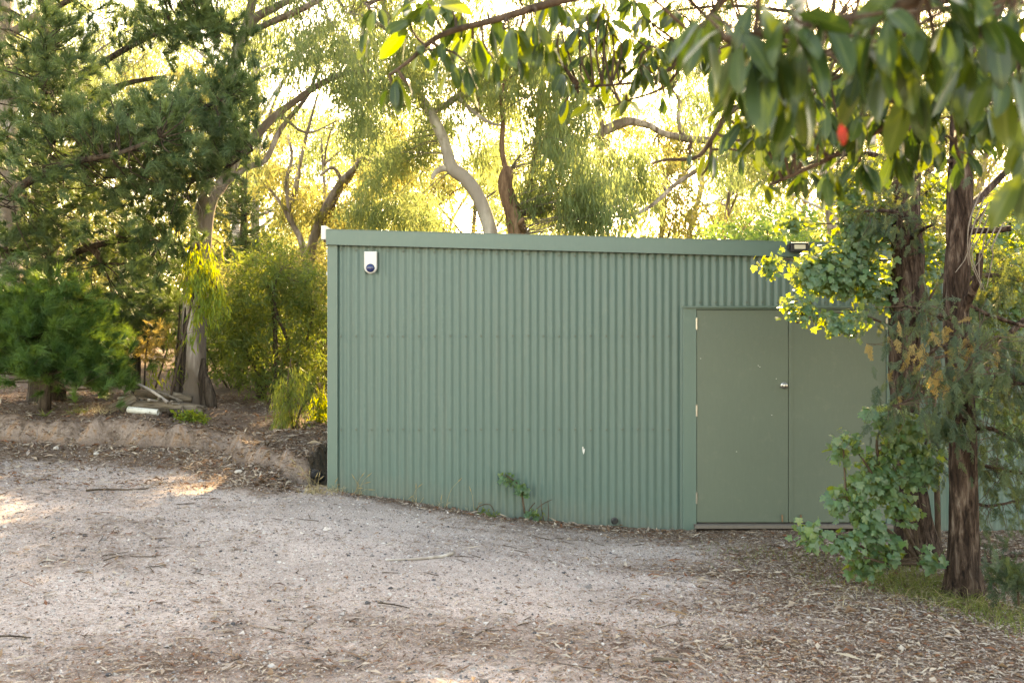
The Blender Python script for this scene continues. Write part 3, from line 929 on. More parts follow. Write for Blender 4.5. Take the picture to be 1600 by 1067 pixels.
# larger stones, one by one
def stone_mesh(seed):
    import bmesh
    bm = bmesh.new()
    bmesh.ops.create_icosphere(bm, subdivisions=1, radius=1)
    V = np.array([p.co[:] for p in bm.verts]); bm.verts.index_update()
    Fc = np.array([[p.index for p in q.verts] for q in bm.faces]); bm.free()
    V *= (1 + 0.22 * rng.normal(size=(len(V), 1)).clip(-1, 1))
    return V * np.array([1, 0.8, 0.55]), Fc
sm = [mesh_data('dark_stone', *stone_mesh(k), M['dark_stone']) for k in range(4)]
pm = [mesh_data('pale_stone', *stone_mesh(k), M['pale_stone']) for k in range(3)]
spots = [(345, 862), (432, 868), (545, 869), (672, 962), (1066, 978), (1130, 1010), (365, 976), (205, 926), (280, 894), (545, 833), (700, 824), (85, 840), (130, 860),
         (480, 1005), (560, 1030), (640, 1045), (300, 1040), (170, 1055), (995, 978), (790, 945), (890, 1015), (835, 990), (1128, 1030), (250, 845), (610, 920), (420, 940), (60, 970), (735, 1000)]
for k, (px, py) in enumerate(spots):
    g = on_ground(px, py)
    o = link('dark_stone', sm[k % 4], loc=g + np.array([0, 0, 0.004]))
    o.rotation_euler = (random.uniform(-.2, .2), random.uniform(-.2, .2), random.uniform(0, 6))
    s = random.uniform(.010, .019) * (1.2 if k in (0, 4, 3) else 1)
    o.scale = (s, s, s)
    tag(o, 'small dark bluestone chip lying loose on the pale gravel', 'stone', 'dark stones scattered on the driveway')
for k, (px, py) in enumerate([(372, 740), (88, 703), (150, 712), (489, 746), (500, 752)]):
    g = on_ground(px, py)
    o = link('pale_stone', pm[k % 3] if k < 3 else sm[k % 4], loc=g + np.array([0, 0, 0.02]))
    o.rotation_euler = (0.2, 0.1, k * 1.3)
    s = (.045, .05, .04, .11, .08)[k]
    o.scale = (s, s, s)
    tag(o, ['pale flat stone at the foot of the bank near its right end', 'pale round stone under the bank at the far left', 'pale stone in the leaf litter right of the far left stone',
            'dark rock in the gap between the bank and the shed', 'smaller dark rock low in the gap beside the shed'][k], 'stone')

def ground_stick(name, rows, rad, mat, label, lift=0.012):
    pts = [on_ground(px, py) + np.array([0, 0, lift]) for px, py in rows]
    p = spline(pts, 14)
    p[:, 2] = np.maximum(p[:, 2], gz(p[:, 0], p[:, 1]) + lift * .7)
    r = np.linspace(rad[0], rad[1], 14)
    c = p.mean(0); c[2] = g1(c[0], c[1])
    v, f = tube(p, r, 8, 0.12, (5, 20), 3)
    o = link(name, mesh_data(name, v - c, f, mat, True), loc=c)
    tag(o, label, 'stick')
ground_stick('stick', [(604, 877), (640, 876), (672, 874), (692, 871), (708, 866)], (0.006, 0.016), M['pale_bark'], 'pale bent stick lying on the gravel in front of the shed')
ground_stick('stick', [(-5, 998), (20, 997), (48, 1000)], (0.006, 0.004), M['dark_bark'], 'thin dark stick at the far left edge of the gravel')
ground_stick('stick', [(590, 945), (615, 948), (640, 953)], (0.006, 0.003), M['dark_bark'], 'thin dark twig on the gravel below the pale bent stick')
ground_stick('stick', [(1020, 1034), (1045, 1033), (1062, 1035)], (0.011, 0.009), M['timber'], 'short stubby brown stick in the right foreground gravel')
ground_stick('stick', [(135, 768), (165, 766), (200, 767), (232, 765)], (0.010, 0.006), M['twig'], 'long thin brown stick lying near the foot of the bank')

# ------------------------------------------------------------------ logs and scraps on the bank
def log(name, a, b, r0, r1, mat, label, cat_='log', bend=0.03, seed=0, end=True):
    a, b = np.asarray(a, float), np.asarray(b, float)
    m = (a + b) / 2 + np.array([0, 0, bend])
    p = spline([a, m, b], 18)
    c = p.mean(0); c[2] = min(g1(p[0][0], p[0][1]), g1(p[-1][0], p[-1][1]))
    v, f = tube(p, np.linspace(r0, r1, 18), 14, 0.10, (7, 2.5), seed)
    o = link(name, mesh_data(name, v - c, f, mat, True), loc=c)
    tag(o, label, cat_)
    return o
def gp(px, py, Y, lift):
    p = P(px, py, Y); p[2] = g1(p[0], Y) + lift
    return p
LY = 13.0
log('fallen_log', gp(206, 632, LY, .10), gp(318, 636, LY + .1, .10), .085, .075, M['timber'], 'weathered grey log lying behind the white pipe on the bank', seed=2)
log('fallen_log', gp(212, 622, LY + .35, .22), gp(300, 628, LY + .4, .18), .07, .05, M['timber'], 'thinner pale log resting above the grey log', seed=4)
log('fence_post_offcut', gp(262, 640, LY - .22, .05), gp(300, 641, LY - .18, .05), .05, .05, M['dark_bark'], 'short dark log in front of the weathered grey log', seed=6)
log('dead_branch', P(212, 598, LY + .1), gp(262, 632, LY - .1, .16), .016, .022, M['pale_bark'], 'pale dead branch leaning across the logs', 'branch', 0.02, 7)
log('dead_branch', P(222, 606, LY + .2), gp(285, 630, LY + .1, .2), .012, .016, M['grey_twig'], 'thin grey dead branch sloping down onto the logs', 'branch', 0.02, 8)
for k in range(9):
    px_, py_ = 190 + k * 14 + rng.normal() * 5, 612 + rng.normal() * 8
    a_ = gp(px_, py_, LY - .3 + rng.random() * .7, .06 + .16 * rng.random()); b_ = gp(px_ + 26 + rng.normal() * 16, py_, LY - .2 + rng.random() * .6, .05 + .12 * rng.random())
    log('broken_stick', a_, b_, .014 + .01 * rng.random(), .008, M[('pale_bark', 'timber', 'grey_twig')[k % 3]], 'broken ' + ('pale', 'brown', 'grey')[k % 3] + ' stick tangled in the log pile on the bank', 'stick', .02, 40 + k)['group'] = 'broken sticks in the log pile'
pa, pb = gp(200, 634, LY - .35, .05), gp(247, 642, LY - .38, .045)
def pipe():
    V, fs = tube(np.stack([pa, pb]), .042, 14, cap=False)
    V2, fs2 = tube(np.stack([pb, pa]), .036, 14, cap=False)
    a_ = np.arange(14)
    v, f = join((V, fs), (V2, fs2))
    n = len(V)
    return v, f
c0 = (pa + pb) / 2; c0[2] = g1(c0[0], c0[1])
v, f = pipe()
o = link('white_pipe', mesh_data('white_pipe', v - c0, f, M['pipe'], True), loc=c0)
tag(o, 'short white plastic pipe on the bank in front of the logs', 'pipe')
def split_wood(px, py, Y, L, wd, rz, label):
    g = gp(px, py, Y, .03)
    v, f = box(-L / 2, L / 2, -wd / 2, wd / 2, 0, wd * .7, 0.008)
    v = v * (1 + .15 * vnoise(v * 9, 4))[:, None]
    o = link('split_wood', mesh_data('split_wood', v, f, M['timber']), loc=g + np.array([0, 0, .06]))
    o.rotation_euler = (.3, -.5, rz)
    tag(o, label, 'firewood')
split_wood(192, 612, LY - .1, .34, .10, .4, 'pale split log at the left end of the log pile')
split_wood(205, 606, LY + .25, .30, .09, -.3, 'pale split wood chunk perched over the left log ends')
split_wood(200, 627, LY - .3, .22, .05, .9, 'small pale wooden offcut beside the white pipe')

# ------------------------------------------------------------------ trees and plants
TWO = lambda rows, n: px_line(rows, n)

class Tree(Thing):
    def __init__(s, name, label, cat, base, bark, group=None):
        Thing.__init__(s, name, label, cat, base, group)
        s.bark, s.limb = bark, []
    def trunk(s, rows, n=40, seg=16, rough=0.08, freq=(6, 1.5), flare=0.0, name='trunk', seed=1):
        p, r = px_line(rows, n)
        if flare:
            ln = np.concatenate([[0], np.cumsum(np.linalg.norm(np.diff(p, axis=0), axis=1))])
            r = r * (1 + flare * np.exp(-ln / 0.22))
        s.limb.append(p)
        return s.part(name, tube(p, r, seg, rough, freq, seed), s.bark, True)
    def branch(s, rows, n=24, seg=10, rough=0.08, seed=2, name='branch', mat=None, bare=False):
        p, r = px_line(rows, n)
        if not bare:
            s.limb.append(p)
        return s.part(name, tube(p, r, seg, rough, (5, 4), seed), mat or s.bark, True)
    def limbs(s):
        return np.concatenate(s.limb)

def blobs(rows):
    return np.concatenate([blob(*r) for r in rows])

# --- tall gum behind the shed with the bent pale trunk
def gum_behind_shed():
    Y = 17.5
    b = P(772, 420, Y); b[2] = g1(b[0], Y)
    t = Tree('gum_tree', 'gum with a pale trunk bent like a bow behind the shed roof', 'tree', b, M['pale_bark'])
    t.trunk([(790, 470, Y, 30), (776, 410, Y, 25), (766, 362, Y, 22), (750, 312, Y, 21), (728, 280, Y, 21), (706, 263, Y, 21), (699, 240, Y, 17), (690, 212, Y, 17), (668, 170, Y, 16), (645, 138, Y, 14), (634, 115, Y, 13), (622, 70, Y, 11), (600, 10, Y, 9), (590, -60, Y, 7)], 60, 14, 0.07)
    t.branch([(702, 263, Y, 12), (690, 264, Y, 10), (680, 270, Y, 8), (675, 280, Y, 5)], bare=True)
    t.branch([(672, 176, Y, 11), (695, 165, Y, 10), (715, 152, Y, 10), (735, 145, Y, 9), (760, 130, Y + .5, 7), (790, 90, Y + .8, 5), (810, 30, Y + 1, 4)])
    t.branch([(715, 152, Y, 7), (740, 175, Y - .3, 6), (765, 192, Y - .5, 5), (785, 196, Y - .6, 4)])
    t.branch([(640, 128, Y, 7), (670, 118, Y + .3, 5), (700, 130, Y + .4, 4), (740, 140, Y + .4, 3)])
    t.branch([(620, 60, Y, 7), (580, 30, Y - .5, 5), (540, 20, Y - 1, 3)])
    t.branch([(610, 30, Y, 7), (660, -10, Y + .5, 5), (730, -40, Y + .6, 4)])
    c = blobs([(640, 130, 70, 60, Y, 1.6, 110), (575, 190, 50, 75, Y - .5, 1.4, 70), (590, 70, 90, 80, Y, 1.8, 140), (700, 60, 110, 90, Y, 2.0, 190), (780, 120, 70, 80, Y, 1.5, 80),
               (720, 170, 60, 40, Y + 1, .8, 26), (600, 290, 55, 60, Y + 1, 1.2, 50), (665, 225, 40, 40, Y + 1.4, .8, 46), (690, 195, 40, 30, Y + 2, .8, 40), (650, 330, 60, 40, Y + 1, 1.2, 70), (570, 330, 40, 30, Y + 1, 1, 40), (610, 240, 30, 40, Y + 1, .8, 30), (720, -90, 200, 90, Y, 2.5, 330), (560, -70, 140, 90, Y, 2.0, 230), (650, -230, 200, 100, Y, 2.5, 300), (860, -200, 120, 90, Y, 2.2, 120)])  # clusters set back behind the trunk bend are added to shade the gravel
    t.part('twigs', merge_tubes(twigs_to(t.limbs(), c[::3], 0.012, 0.003, maxlen=1.25)), M['grey_twig'], kind='stuff')
    t.part('crown', hang_leaves(c, 34, 0.125, 0.020, 0.6, 0.24), M['gum_leaf'], kind='stuff')
gum_behind_shed()

def gum_brown_stub():
    Y = 16.8
    b = P(815, 420, Y); b[2] = g1(b[0], Y)
    t = Tree('gum_tree', 'gum with a thick brown broken trunk and weeping leaves behind the shed', 'tree', b, M['brown_bark'])
    t.trunk([(822, 460, Y, 34), (815, 400, Y, 32), (808, 362, Y, 30), (800, 330, Y, 24), (793, 305, Y, 23), (790, 285, Y, 22), (794, 268, Y, 19), (798, 262, Y, 10)], 40, 14, 0.12)
    t.branch([(790, 290, Y, 12), (784, 283, Y, 12), (779, 281, Y, 9)], bare=True)
    t.branch([(794, 272, Y, 11), (788, 255, Y, 8), (784, 230, Y, 8), (786, 190, Y, 7), (783, 150, Y, 6), (800, 90, Y, 5), (820, 20, Y, 4)])
    t.branch([(806, 350, Y, 14), (826, 300, Y + .6, 12), (838, 240, Y + .8, 11), (845, 170, Y + .9, 10), (850, 100, Y + 1, 8), (870, 20, Y + 1, 6)])
    t.branch([(845, 170, Y + .9, 7), (880, 140, Y + .8, 5), (920, 130, Y + .8, 3)])
    t.branch([(838, 240, Y + .8, 7), (870, 190, Y + .4, 5), (890, 185, Y + .2, 4)])
    t.branch([(820, 365, Y, 8), (812, 350, Y - .4, 7), (818, 342, Y - .5, 6)], bare=True)
    c = blobs([(885, 250, 60, 80, Y, 1.4, 130), (870, 180, 60, 50, Y, 1.2, 80), (845, 110, 80, 70, Y, 1.5, 100), (900, 90, 70, 70, Y, 1.5, 80), (830, 300, 45, 50, Y + .5, 1, 60), (940, 300, 60, 55, Y, 1.3, 90),
               (760, 240, 30, 30, Y + 1.5, .6, 14), (860, -40, 160, 80, Y, 2, 130), (765, 140, 50, 40, 20.5, .8, 60), (820, 80, 60, 50, 22, 1, 80), (905, 330, 50, 35, Y, 1, 50)])  # the farthest clusters are added in the sun's path to shade the gravel
    t.part('twigs', merge_tubes(twigs_to(t.limbs(), c[::3], 0.012, 0.003)), M['grey_twig'], kind='stuff')
    t.part('crown', hang_leaves(c, 34, 0.14, 0.020, 1.0, 0.26, 1.6, 0.45), M['gum_leaf'], kind='stuff')
gum_brown_stub()

def gum_right_limb():
    Y = 19.0
    b = P(1308, 440, Y); b[2] = g1(b[0], Y)
    t = Tree('gum_tree', 'gum whose grey elbowed limb crosses the bright sky over the shed', 'tree', b, M['eucal_bark'])
    t.trunk([(1310, 480, Y, 26), (1308, 400, Y, 24), (1300, 320, Y, 22), (1290, 260, Y, 20), (1280, 225, Y, 17), (1270, 160, Y, 13), (1260, 80, Y, 10), (1250, 0, Y, 8)], 40, 12)
    t.branch([(1285, 240, Y, 14), (1190, 226, Y, 13), (1082, 218, Y, 11), (1060, 214, Y, 11), (1035, 208, Y, 10), (1015, 196, Y, 9)])
    t.branch([(1068, 214, Y, 9), (1060, 190, Y, 7), (1062, 160, Y, 6), (1050, 140, Y, 4)])
    t.branch([(1020, 198, Y, 10), (985, 190, Y, 13), (960, 197, Y, 16), (943, 206, Y, 15), (935, 215, Y, 11)])
    t.branch([(943, 204, Y, 8), (938, 185, Y, 7), (930, 160, Y, 6), (925, 135, Y, 5), (930, 90, Y, 4)])
    t.branch([(1180, 228, Y, 8), (1120, 250, Y - .3, 7), (1060, 285, Y - .5, 7), (1020, 320, Y - .6, 6), (990, 335, Y - .6, 5), (950, 340, Y - .6, 4)])
    c = blobs([(960, 270, 60, 50, Y, 1.3, 100), (1000, 290, 40, 40, Y, 1.3, 50), (940, 110, 80, 60, Y, 1.6, 70), (1040, 60, 90, 70, Y, 1.6, 90), (1090, 150, 60, 60, Y, 1.5, 50), (990, 240, 40, 25, Y, 1, 30),
               (1130, 230, 50, 60, Y, 1.4, 60), (1010, -60, 150, 80, Y, 2, 120)])
    t.part('twigs', merge_tubes(twigs_to(t.limbs(), c[::3], 0.012, 0.003)), M['grey_twig'], kind='stuff')
    t.part('crown', hang_leaves(c, 30, 0.135, 0.020, 0.9, 0.25, 1.4, 0.5), M['gum_leaf'], kind='stuff')
gum_right_limb()

# --- gum on the bank with peeling bark
def gum_on_bank():
    Y = 14.0
    b = P(300, 640, Y); b[2] = g1(b[0], Y)
    t = Tree('gum_tree', 'stout gum with peeling grey bark standing on the bank behind the logs', 'tree', b, M['eucal_bark'])
    t.trunk([(296, 655, Y, 62), (298, 630, Y, 54), (298, 590, Y, 46), (300, 540, Y, 40), (304, 490, Y, 37), (308, 440, Y, 35), (313, 380, Y, 33), (318, 335, Y, 31), (328, 308, Y, 26), (345, 290, Y + .2, 19), (372, 245, Y + .4, 15), (400, 212, Y + .5, 14), (430, 182, Y + .5, 12), (462, 158, Y + .5, 10), (500, 132, Y + .5, 9), (540, 115, Y + .5, 7), (575, 112, Y + .4, 4)], 80, 22, 0.10, (7, .9), 0.25)
    t.branch([(318, 335, Y, 22), (322, 290, Y - .1, 20), (335, 230, Y - .1, 19), (352, 160, Y, 18), (366, 105, Y, 17), (378, 60, Y, 17), (398, 30, Y, 15), (430, 12, Y, 12), (470, -8, Y, 10)], 40)
    t.branch([(372, 80, Y, 15), (388, 30, Y, 14), (396, -20, Y, 13), (390, -80, Y, 10)], 24)
    t.branch([(390, 50, Y, 10), (440, 28, Y - .3, 10), (490, 5, Y - .4, 9), (540, -30, Y - .4, 6)], 24)
    t.branch([(430, 182, Y + .5, 7), (448, 188, Y + .5, 5), (470, 205, Y + .6, 4), (490, 206, Y + .7, 3), (505, 200, Y + .7, 2)], 16)
    t.branch([(345, 292, Y + .2, 9), (385, 262, Y + .5, 9), (415, 250, Y + .6, 8), (440, 200, Y + .8, 8), (480, 150, Y + 1, 6), (500, 100, Y + 1, 5)], 24)
    # long strips of shed bark leaning on the foot of the trunk
    for k, (a0, a1, wd) in enumerate([(268, 284, 13), (280, 289, 9), (318, 315, 8), (330, 318, 16), (262, 280, 3)]):
        p, r = px_line([(a0, 640, Y - .22, wd), ((a0 + a1) / 2, 605, Y - .20, wd * 1.1), (a1, (560, 520, 590, 585, 500)[k], Y - .17, wd * .8), (a1 + 1, (530, 480, 560, 560, 470)[k], Y - .14, wd * .3)], 16)
        v, f = tube(p, r, 10, 0.35, (6, 6), 20 + k)
        t.part('bark_strip', (v, f), M['dark_bark'], True)
    c = blobs([(455, 70, 90, 60, Y + .3, 1.6, 95), (540, 70, 60, 60, Y + .5, 1.5, 65), (440, 160, 45, 50, Y + 1, 1.3, 14), (560, 180, 30, 60, Y + 1, 1.2, 30), (380, 160, 40, 50, Y + 1, 1, 35),
               (420, -50, 160, 60, Y, 2, 130), (540, 125, 45, 25, Y + .4, 1, 30), (380, 230, 30, 30, Y + .6, .6, 18)])
    t.part('twigs', merge_tubes(twigs_to(t.limbs(), c[::3], 0.010, 0.002)), M['grey_twig'], kind='stuff')
    t.part('crown', hang_leaves(c, 30, 0.115, 0.018, 0.7, 0.22, 1.2), M['gum_leaf'], kind='stuff')
gum_on_bank()

# --- multi-stemmed gum behind the shed's left corner
def stems_left_of_shed():
    Y = 20.0
    b = P(490, 440, Y); b[2] = g1(b[0], Y)
    t = Tree('gum_tree', 'multi stemmed gum with thin leaning grey stems behind the left shed corner', 'tree', b, M['eucal_bark'])
    t.trunk([(478, 470, Y, 20), (482, 420, Y, 17), (488, 380, Y, 15), (498, 350, Y, 14), (515, 315, Y, 13), (535, 283, Y, 12), (555, 262, Y, 9), (575, 235, Y, 7), (590, 200, Y, 5)], 40, 12)
    t.branch([(484, 410, Y, 13), (492, 372, Y + .3, 11), (510, 340, Y + .3, 10), (530, 300, Y + .3, 9), (552, 268, Y + .4, 8), (562, 235, Y + .4, 6), (572, 190, Y + .4, 4)], 24)
    t.branch([(480, 420, Y, 13), (470, 375, Y - .3, 10), (455, 345, Y - .3, 8), (450, 310, Y - .4, 7), (448, 280, Y - .4, 6), (456, 245, Y - .4, 5), (450, 210, Y - .4, 4)], 24)
    t.branch([(455, 350, Y - .3, 7), (440, 320, Y - .3, 5), (425, 300, Y - .3, 4), (415, 290, Y - .3, 3)], 14)
    t.branch([(450, 330, Y, 9), (458, 310, Y, 8), (463, 290, Y, 8), (470, 250, Y, 6), (482, 200, Y, 5), (496, 150, Y, 3)], 14)
    t.branch([(535, 283, Y, 7), (520, 262, Y, 5), (500, 275, Y, 4)], 10)
    c = blobs([(560, 300, 50, 50, Y + .5, 1.2, 50), (470, 310, 55, 40, Y + .5, 1.3, 60), (530, 340, 70, 25, Y + .8, 1.2, 60), (430, 270, 40, 40, Y, 1, 30), (620, 235, 40, 60, Y, 1, 90), (450, 225, 20, 20, Y, .8, 7)])
    t.part('twigs', merge_tubes(twigs_to(t.limbs(), c[::2], 0.012, 0.003)), M['grey_twig'], kind='stuff')
    t.part('crown', hang_leaves(c, 30, 0.13, 0.022, 0.5, 0.28, 0.9), M['gold_leaf'], kind='stuff')
stems_left_of_shed()

def pale_trunk_far_left():
    Y = 18.0
    b = P(0, 520, Y); b[2] = g1(b[0], Y)
    t = Tree('gum_tree', 'thick pale gum trunk at the far left edge behind the pine', 'tree', b, M['eucal_bark'])
    t.trunk([(10, 600, Y, 56), (8, 400, Y, 48), (5, 200, Y, 42), (2, 80, Y, 38), (0, -40, Y, 34), (-6, -200, Y, 26)], 40, 16)
    t.branch([(4, 60, Y, 14), (50, 30, Y, 12), (110, -30, Y, 9)])
    c = blobs([(60, -140, 160, 90, Y, 2, 130), (-120, -80, 120, 100, Y, 2, 90)])
    t.part('crown', hang_leaves(c, 30, 0.13, 0.022, 0.6, 0.26), M['gum_leaf'], kind='stuff')
pale_trunk_far_left()

# --- big pine on the left
def tufts_of(c, limbs, k, out=0.16):
    """a fan of shoots about every centre, pointing away from the nearest limb and upwards"""
    d = []
    L = limbs
    for q in c:
        a = L[np.argmin(((L - q) ** 2).sum(1))]
        d.append(q - a)
    d = nrm(np.array(d))
    C = np.repeat(c, k, 0) + rng.normal(size=(len(c) * k, 3)) * out
    D = nrm(np.repeat(d, k, 0) * 0.8 + rng.normal(size=(len(c) * k, 3)) * 0.45 + np.array([0, 0, 0.55]))
    return C, D
def big_pine():
    Y = 14.2
    b = P(72, 600, Y); b[2] = g1(b[0], Y)
    t = Tree('pine_tree', 'large dark green pine with spreading branches filling the left side', 'tree', b, M['dark_bark'])
    t.trunk([(72, 640, Y, 50), (72, 540, Y, 44), (70, 420, Y, 40), (68, 300, Y, 36), (70, 180, Y, 32), (72, 60, Y, 27), (70, -60, Y, 22), (66, -200, Y, 16), (64, -330, Y, 8)], 50, 16, 0.12, (8, 3), 0.3)
    B = [[(70, 330, Y, 20), (40, 310, Y - 1.2, 17), (20, 300, Y - 1.9, 15), (80, 265, Y - 2.3, 13), (130, 250, Y - 2.5, 11), (185, 240, Y - 2.6, 8), (250, 215, Y - 2.7, 5)],
         [(70, 290, Y, 14), (66, 270, Y - 1.6, 12), (72, 258, Y - 1.9, 10), (82, 228, Y - 2.0, 9), (84, 180, Y - 2.0, 7), (78, 120, Y - 2.0, 6), (72, 80, Y - 2, 4)],
         [(70, 250, Y, 15), (160, 235, Y - .9, 12), (240, 205, Y - 1.4, 9), (305, 175, Y - 1.7, 7), (360, 150, Y - 1.8, 4)],
         [(70, 150, Y, 14), (140, 110, Y - .6, 11), (230, 60, Y - .9, 8), (320, 30, Y - 1.0, 5), (360, 40, Y - 1, 3)],
         [(70, 180, Y, 13), (150, 150, Y - .4, 10), (200, 130, Y - .5, 8), (260, 120, Y - .6, 5)],
         [(70, 340, Y, 14), (170, 300, Y - .7, 10), (260, 285, Y - 1.1, 8), (330, 275, Y - 1.3, 6), (395, 235, Y - 1.4, 3)],
         [(70, 420, Y, 14), (130, 390, Y - .5, 11), (200, 375, Y - .7, 9), (270, 380, Y - .8, 6), (310, 390, Y - .8, 4)],
         [(100, 370, Y - .2, 14), (130, 376, Y - .5, 13), (150, 395, Y - .6, 11), (160, 410, Y - .6, 8)],
         [(70, 60, Y, 10), (20, 20, Y - .8, 8), (-50, 0, Y - 1, 5)], [(70, 240, Y, 11), (0, 210, Y - 1.2, 8), (-60, 190, Y - 1.5, 5)],
         [(72, 20, Y, 10), (150, -20, Y - .6, 7), (240, -60, Y - .8, 5)], [(70, 400, Y, 10), (10, 390, Y - 1, 8), (-60, 390, Y - 1.3, 5)],
         [(72, 470, Y, 11), (150, 460, Y + .3, 8), (230, 470, Y + .5, 6), (280, 490, Y + .6, 3)]]
    for k, rows in enumerate(B):
        t.branch(rows, 26, 9, 0.12, 30 + k)
    c = blobs([(a_, b_, c_, d_, e_, f_, int(n_ * .78)) for a_, b_, c_, d_, e_, f_, n_ in [(90, 60, 60, 50, Y - 2, .8, 34), (60, 130, 80, 70, Y - 2, .9, 60), (150, 190, 80, 70, Y - 2.3, .9, 62), (60, 250, 80, 60, Y - 2.2, .9, 50), (240, 200, 70, 55, Y - 2.2, .9, 60), (320, 170, 60, 60, Y - 1.8, .9, 54),
               (370, 130, 30, 40, Y - 1.7, .6, 18), (370, 230, 30, 40, Y - 1.4, .6, 20), (290, 250, 80, 40, Y - 1.4, .9, 46), (200, 280, 80, 45, Y - 1.6, .9, 44), (110, 330, 90, 50, Y - 1.2, .9, 50), (310, 35, 60, 45, Y - 1, .9, 50), (230, 40, 50, 45, Y - .8, .9, 24),
               (370, 60, 20, 40, Y - 1, .5, 10), (250, 330, 70, 40, Y - 1, .8, 36), (240, 400, 65, 45, Y - .7, .9, 40), (170, 420, 70, 60, Y - .2, .9, 44), (230, 480, 60, 50, Y + .4, .8, 44), (40, 390, 70, 60, Y - .9, .9, 44),
               (200, -60, 190, 70, Y - .5, 1.6, 120), (70, -200, 150, 110, Y, 1.8, 130), (-60, 60, 80, 140, Y - 1, 1.2, 60), (-50, 280, 60, 120, Y - 1.2, 1.2, 50), (160, 520, 60, 40, Y + .6, .7, 20), (110, 130, 40, 30, Y - 1.0, .8, 14)]])
    lim = t.limbs()
    C, D = tufts_of(c, lim, 4, 0.15)
    t.part('twigs', merge_tubes(twigs_to(lim, c, 0.016, 0.006, -0.02, 4, 5, 4.0)), M['dark_bark'], kind='stuff')
    t.part('needles', needle_tufts(C, D, 104, 0.145, 0.0060, 0.11, 0.55), M['needle'], kind='stuff')
    # bare dead twigs inside the crown
    ts = []
    for q in blobs([(180, 80, 60, 60, Y - .2, .5, 70), (100, 380, 60, 50, Y - .4, .5, 60), (300, 300, 60, 40, Y - 1, .5, 30), (40, 430, 60, 30, Y - .5, .5, 40)]):
        d = nrm(rng.normal(size=3) + np.array([0.2, -.3, -.5])) * rng.uniform(.25, .7)
        ts.append(tube(spline([q, q + d * .5 + rng.normal(size=3) * .05, q + d], 5), np.linspace(.006, .002, 5), 3, cap=False))
    t.part('dead_twigs', merge_tubes(ts), M['grey_twig'], kind='stuff')
big_pine()

def small_pine(name, label, base_px, Y, top_rows, cl, mat, per=60, L=0.115, k=8, group=None, W=0.0062):
    b = P(base_px[0], base_px[1], Y); b[2] = g1(b[0], Y)
    t = Tree(name, label, 'tree', b, M['dark_bark'], group)
    t.trunk(top_rows, 24, 10, 0.1)
    c = blobs(cl)
    lim = t.limbs()
    C, D = tufts_of(c, lim, k, 0.13)
    t.part('twigs', merge_tubes(twigs_to(lim, c, 0.012, 0.004, -0.02, 3, 4, 4.0)), M['twig'], kind='stuff')
    t.part('needles', needle_tufts(C, D, per, L, W, 0.11, 0.55), mat, kind='stuff')
small_pine('young_pine', 'bushy bright green young pine growing on top of the bank', (70, 610), 12.9,
           [(70, 640, 12.9, 20), (72, 560, 12.9, 16), (74, 490, 12.9, 11), (76, 440, 12.9, 6)],
           [(50, 485, 60, 40, 12.8, .7, 52), (80, 450, 30, 20, 12.9, .4, 14), (10, 520, 50, 50, 12.7, .7, 46), (110, 520, 50, 34, 12.8, .6, 44), (130, 560, 40, 34, 12.8, .6, 34), (170, 590, 26, 18, 12.8, .4, 14), (50, 565, 60, 32, 12.7, .7, 40), (-60, 540, 60, 60, 12.8, .8, 40), (140, 480, 24, 20, 13.1, .4, 12), (175, 545, 22, 18, 13.0, .4, 10)], M['needle_young'], 130, 0.145, 4, W=0.0056)
small_pine('young_pine', 'dusky young pine in shade between the big pine and the gum trunk', (215, 610), 15.6,
           [(212, 640, 15.6, 16), (214, 540, 15.6, 12), (216, 450, 15.6, 9), (218, 380, 15.6, 5)],
           [(225, 470, 55, 50, 15.5, .7, 50), (240, 410, 45, 45, 15.6, .7, 36), (250, 520, 30, 40, 15.7, .5, 24), (180, 540, 50, 50, 15.6, .7, 36), (215, 360, 35, 30, 15.6, .5, 18)], M['needle'], 80, 0.13, 4)
small_pine('pine_sapling', 'tiny golden brown dead pine sapling between the pine and the gum trunk', (226, 625), 13.6,
           [(226, 632, 13.6, 3.4), (226, 590, 13.6, 3), (228, 555, 13.6, 2.4), (232, 525, 13.6, 1.6)],
           [(237, 540, 14, 18, 13.6, .12, 16)], M['needle_dead'], 40, 0.10, 4)
small_pine('pine_tree', 'hazy sunlit pine far behind the gum trunk left of the shed', (380, 560), 23,
           [(375, 600, 23, 18), (378, 480, 23, 15), (380, 360, 23, 11), (384, 240, 23, 6)],
           [(375, 330, 50, 45, 23, 1.3, 60), (400, 390, 50, 40, 23, 1.2, 50), (350, 290, 30, 40, 23, 1, 30), (350, 400, 50, 50, 23, 1.2, 50), (385, 250, 25, 30, 23, .8, 16)], M['needle'], 44, 0.14, 5, W=0.006)

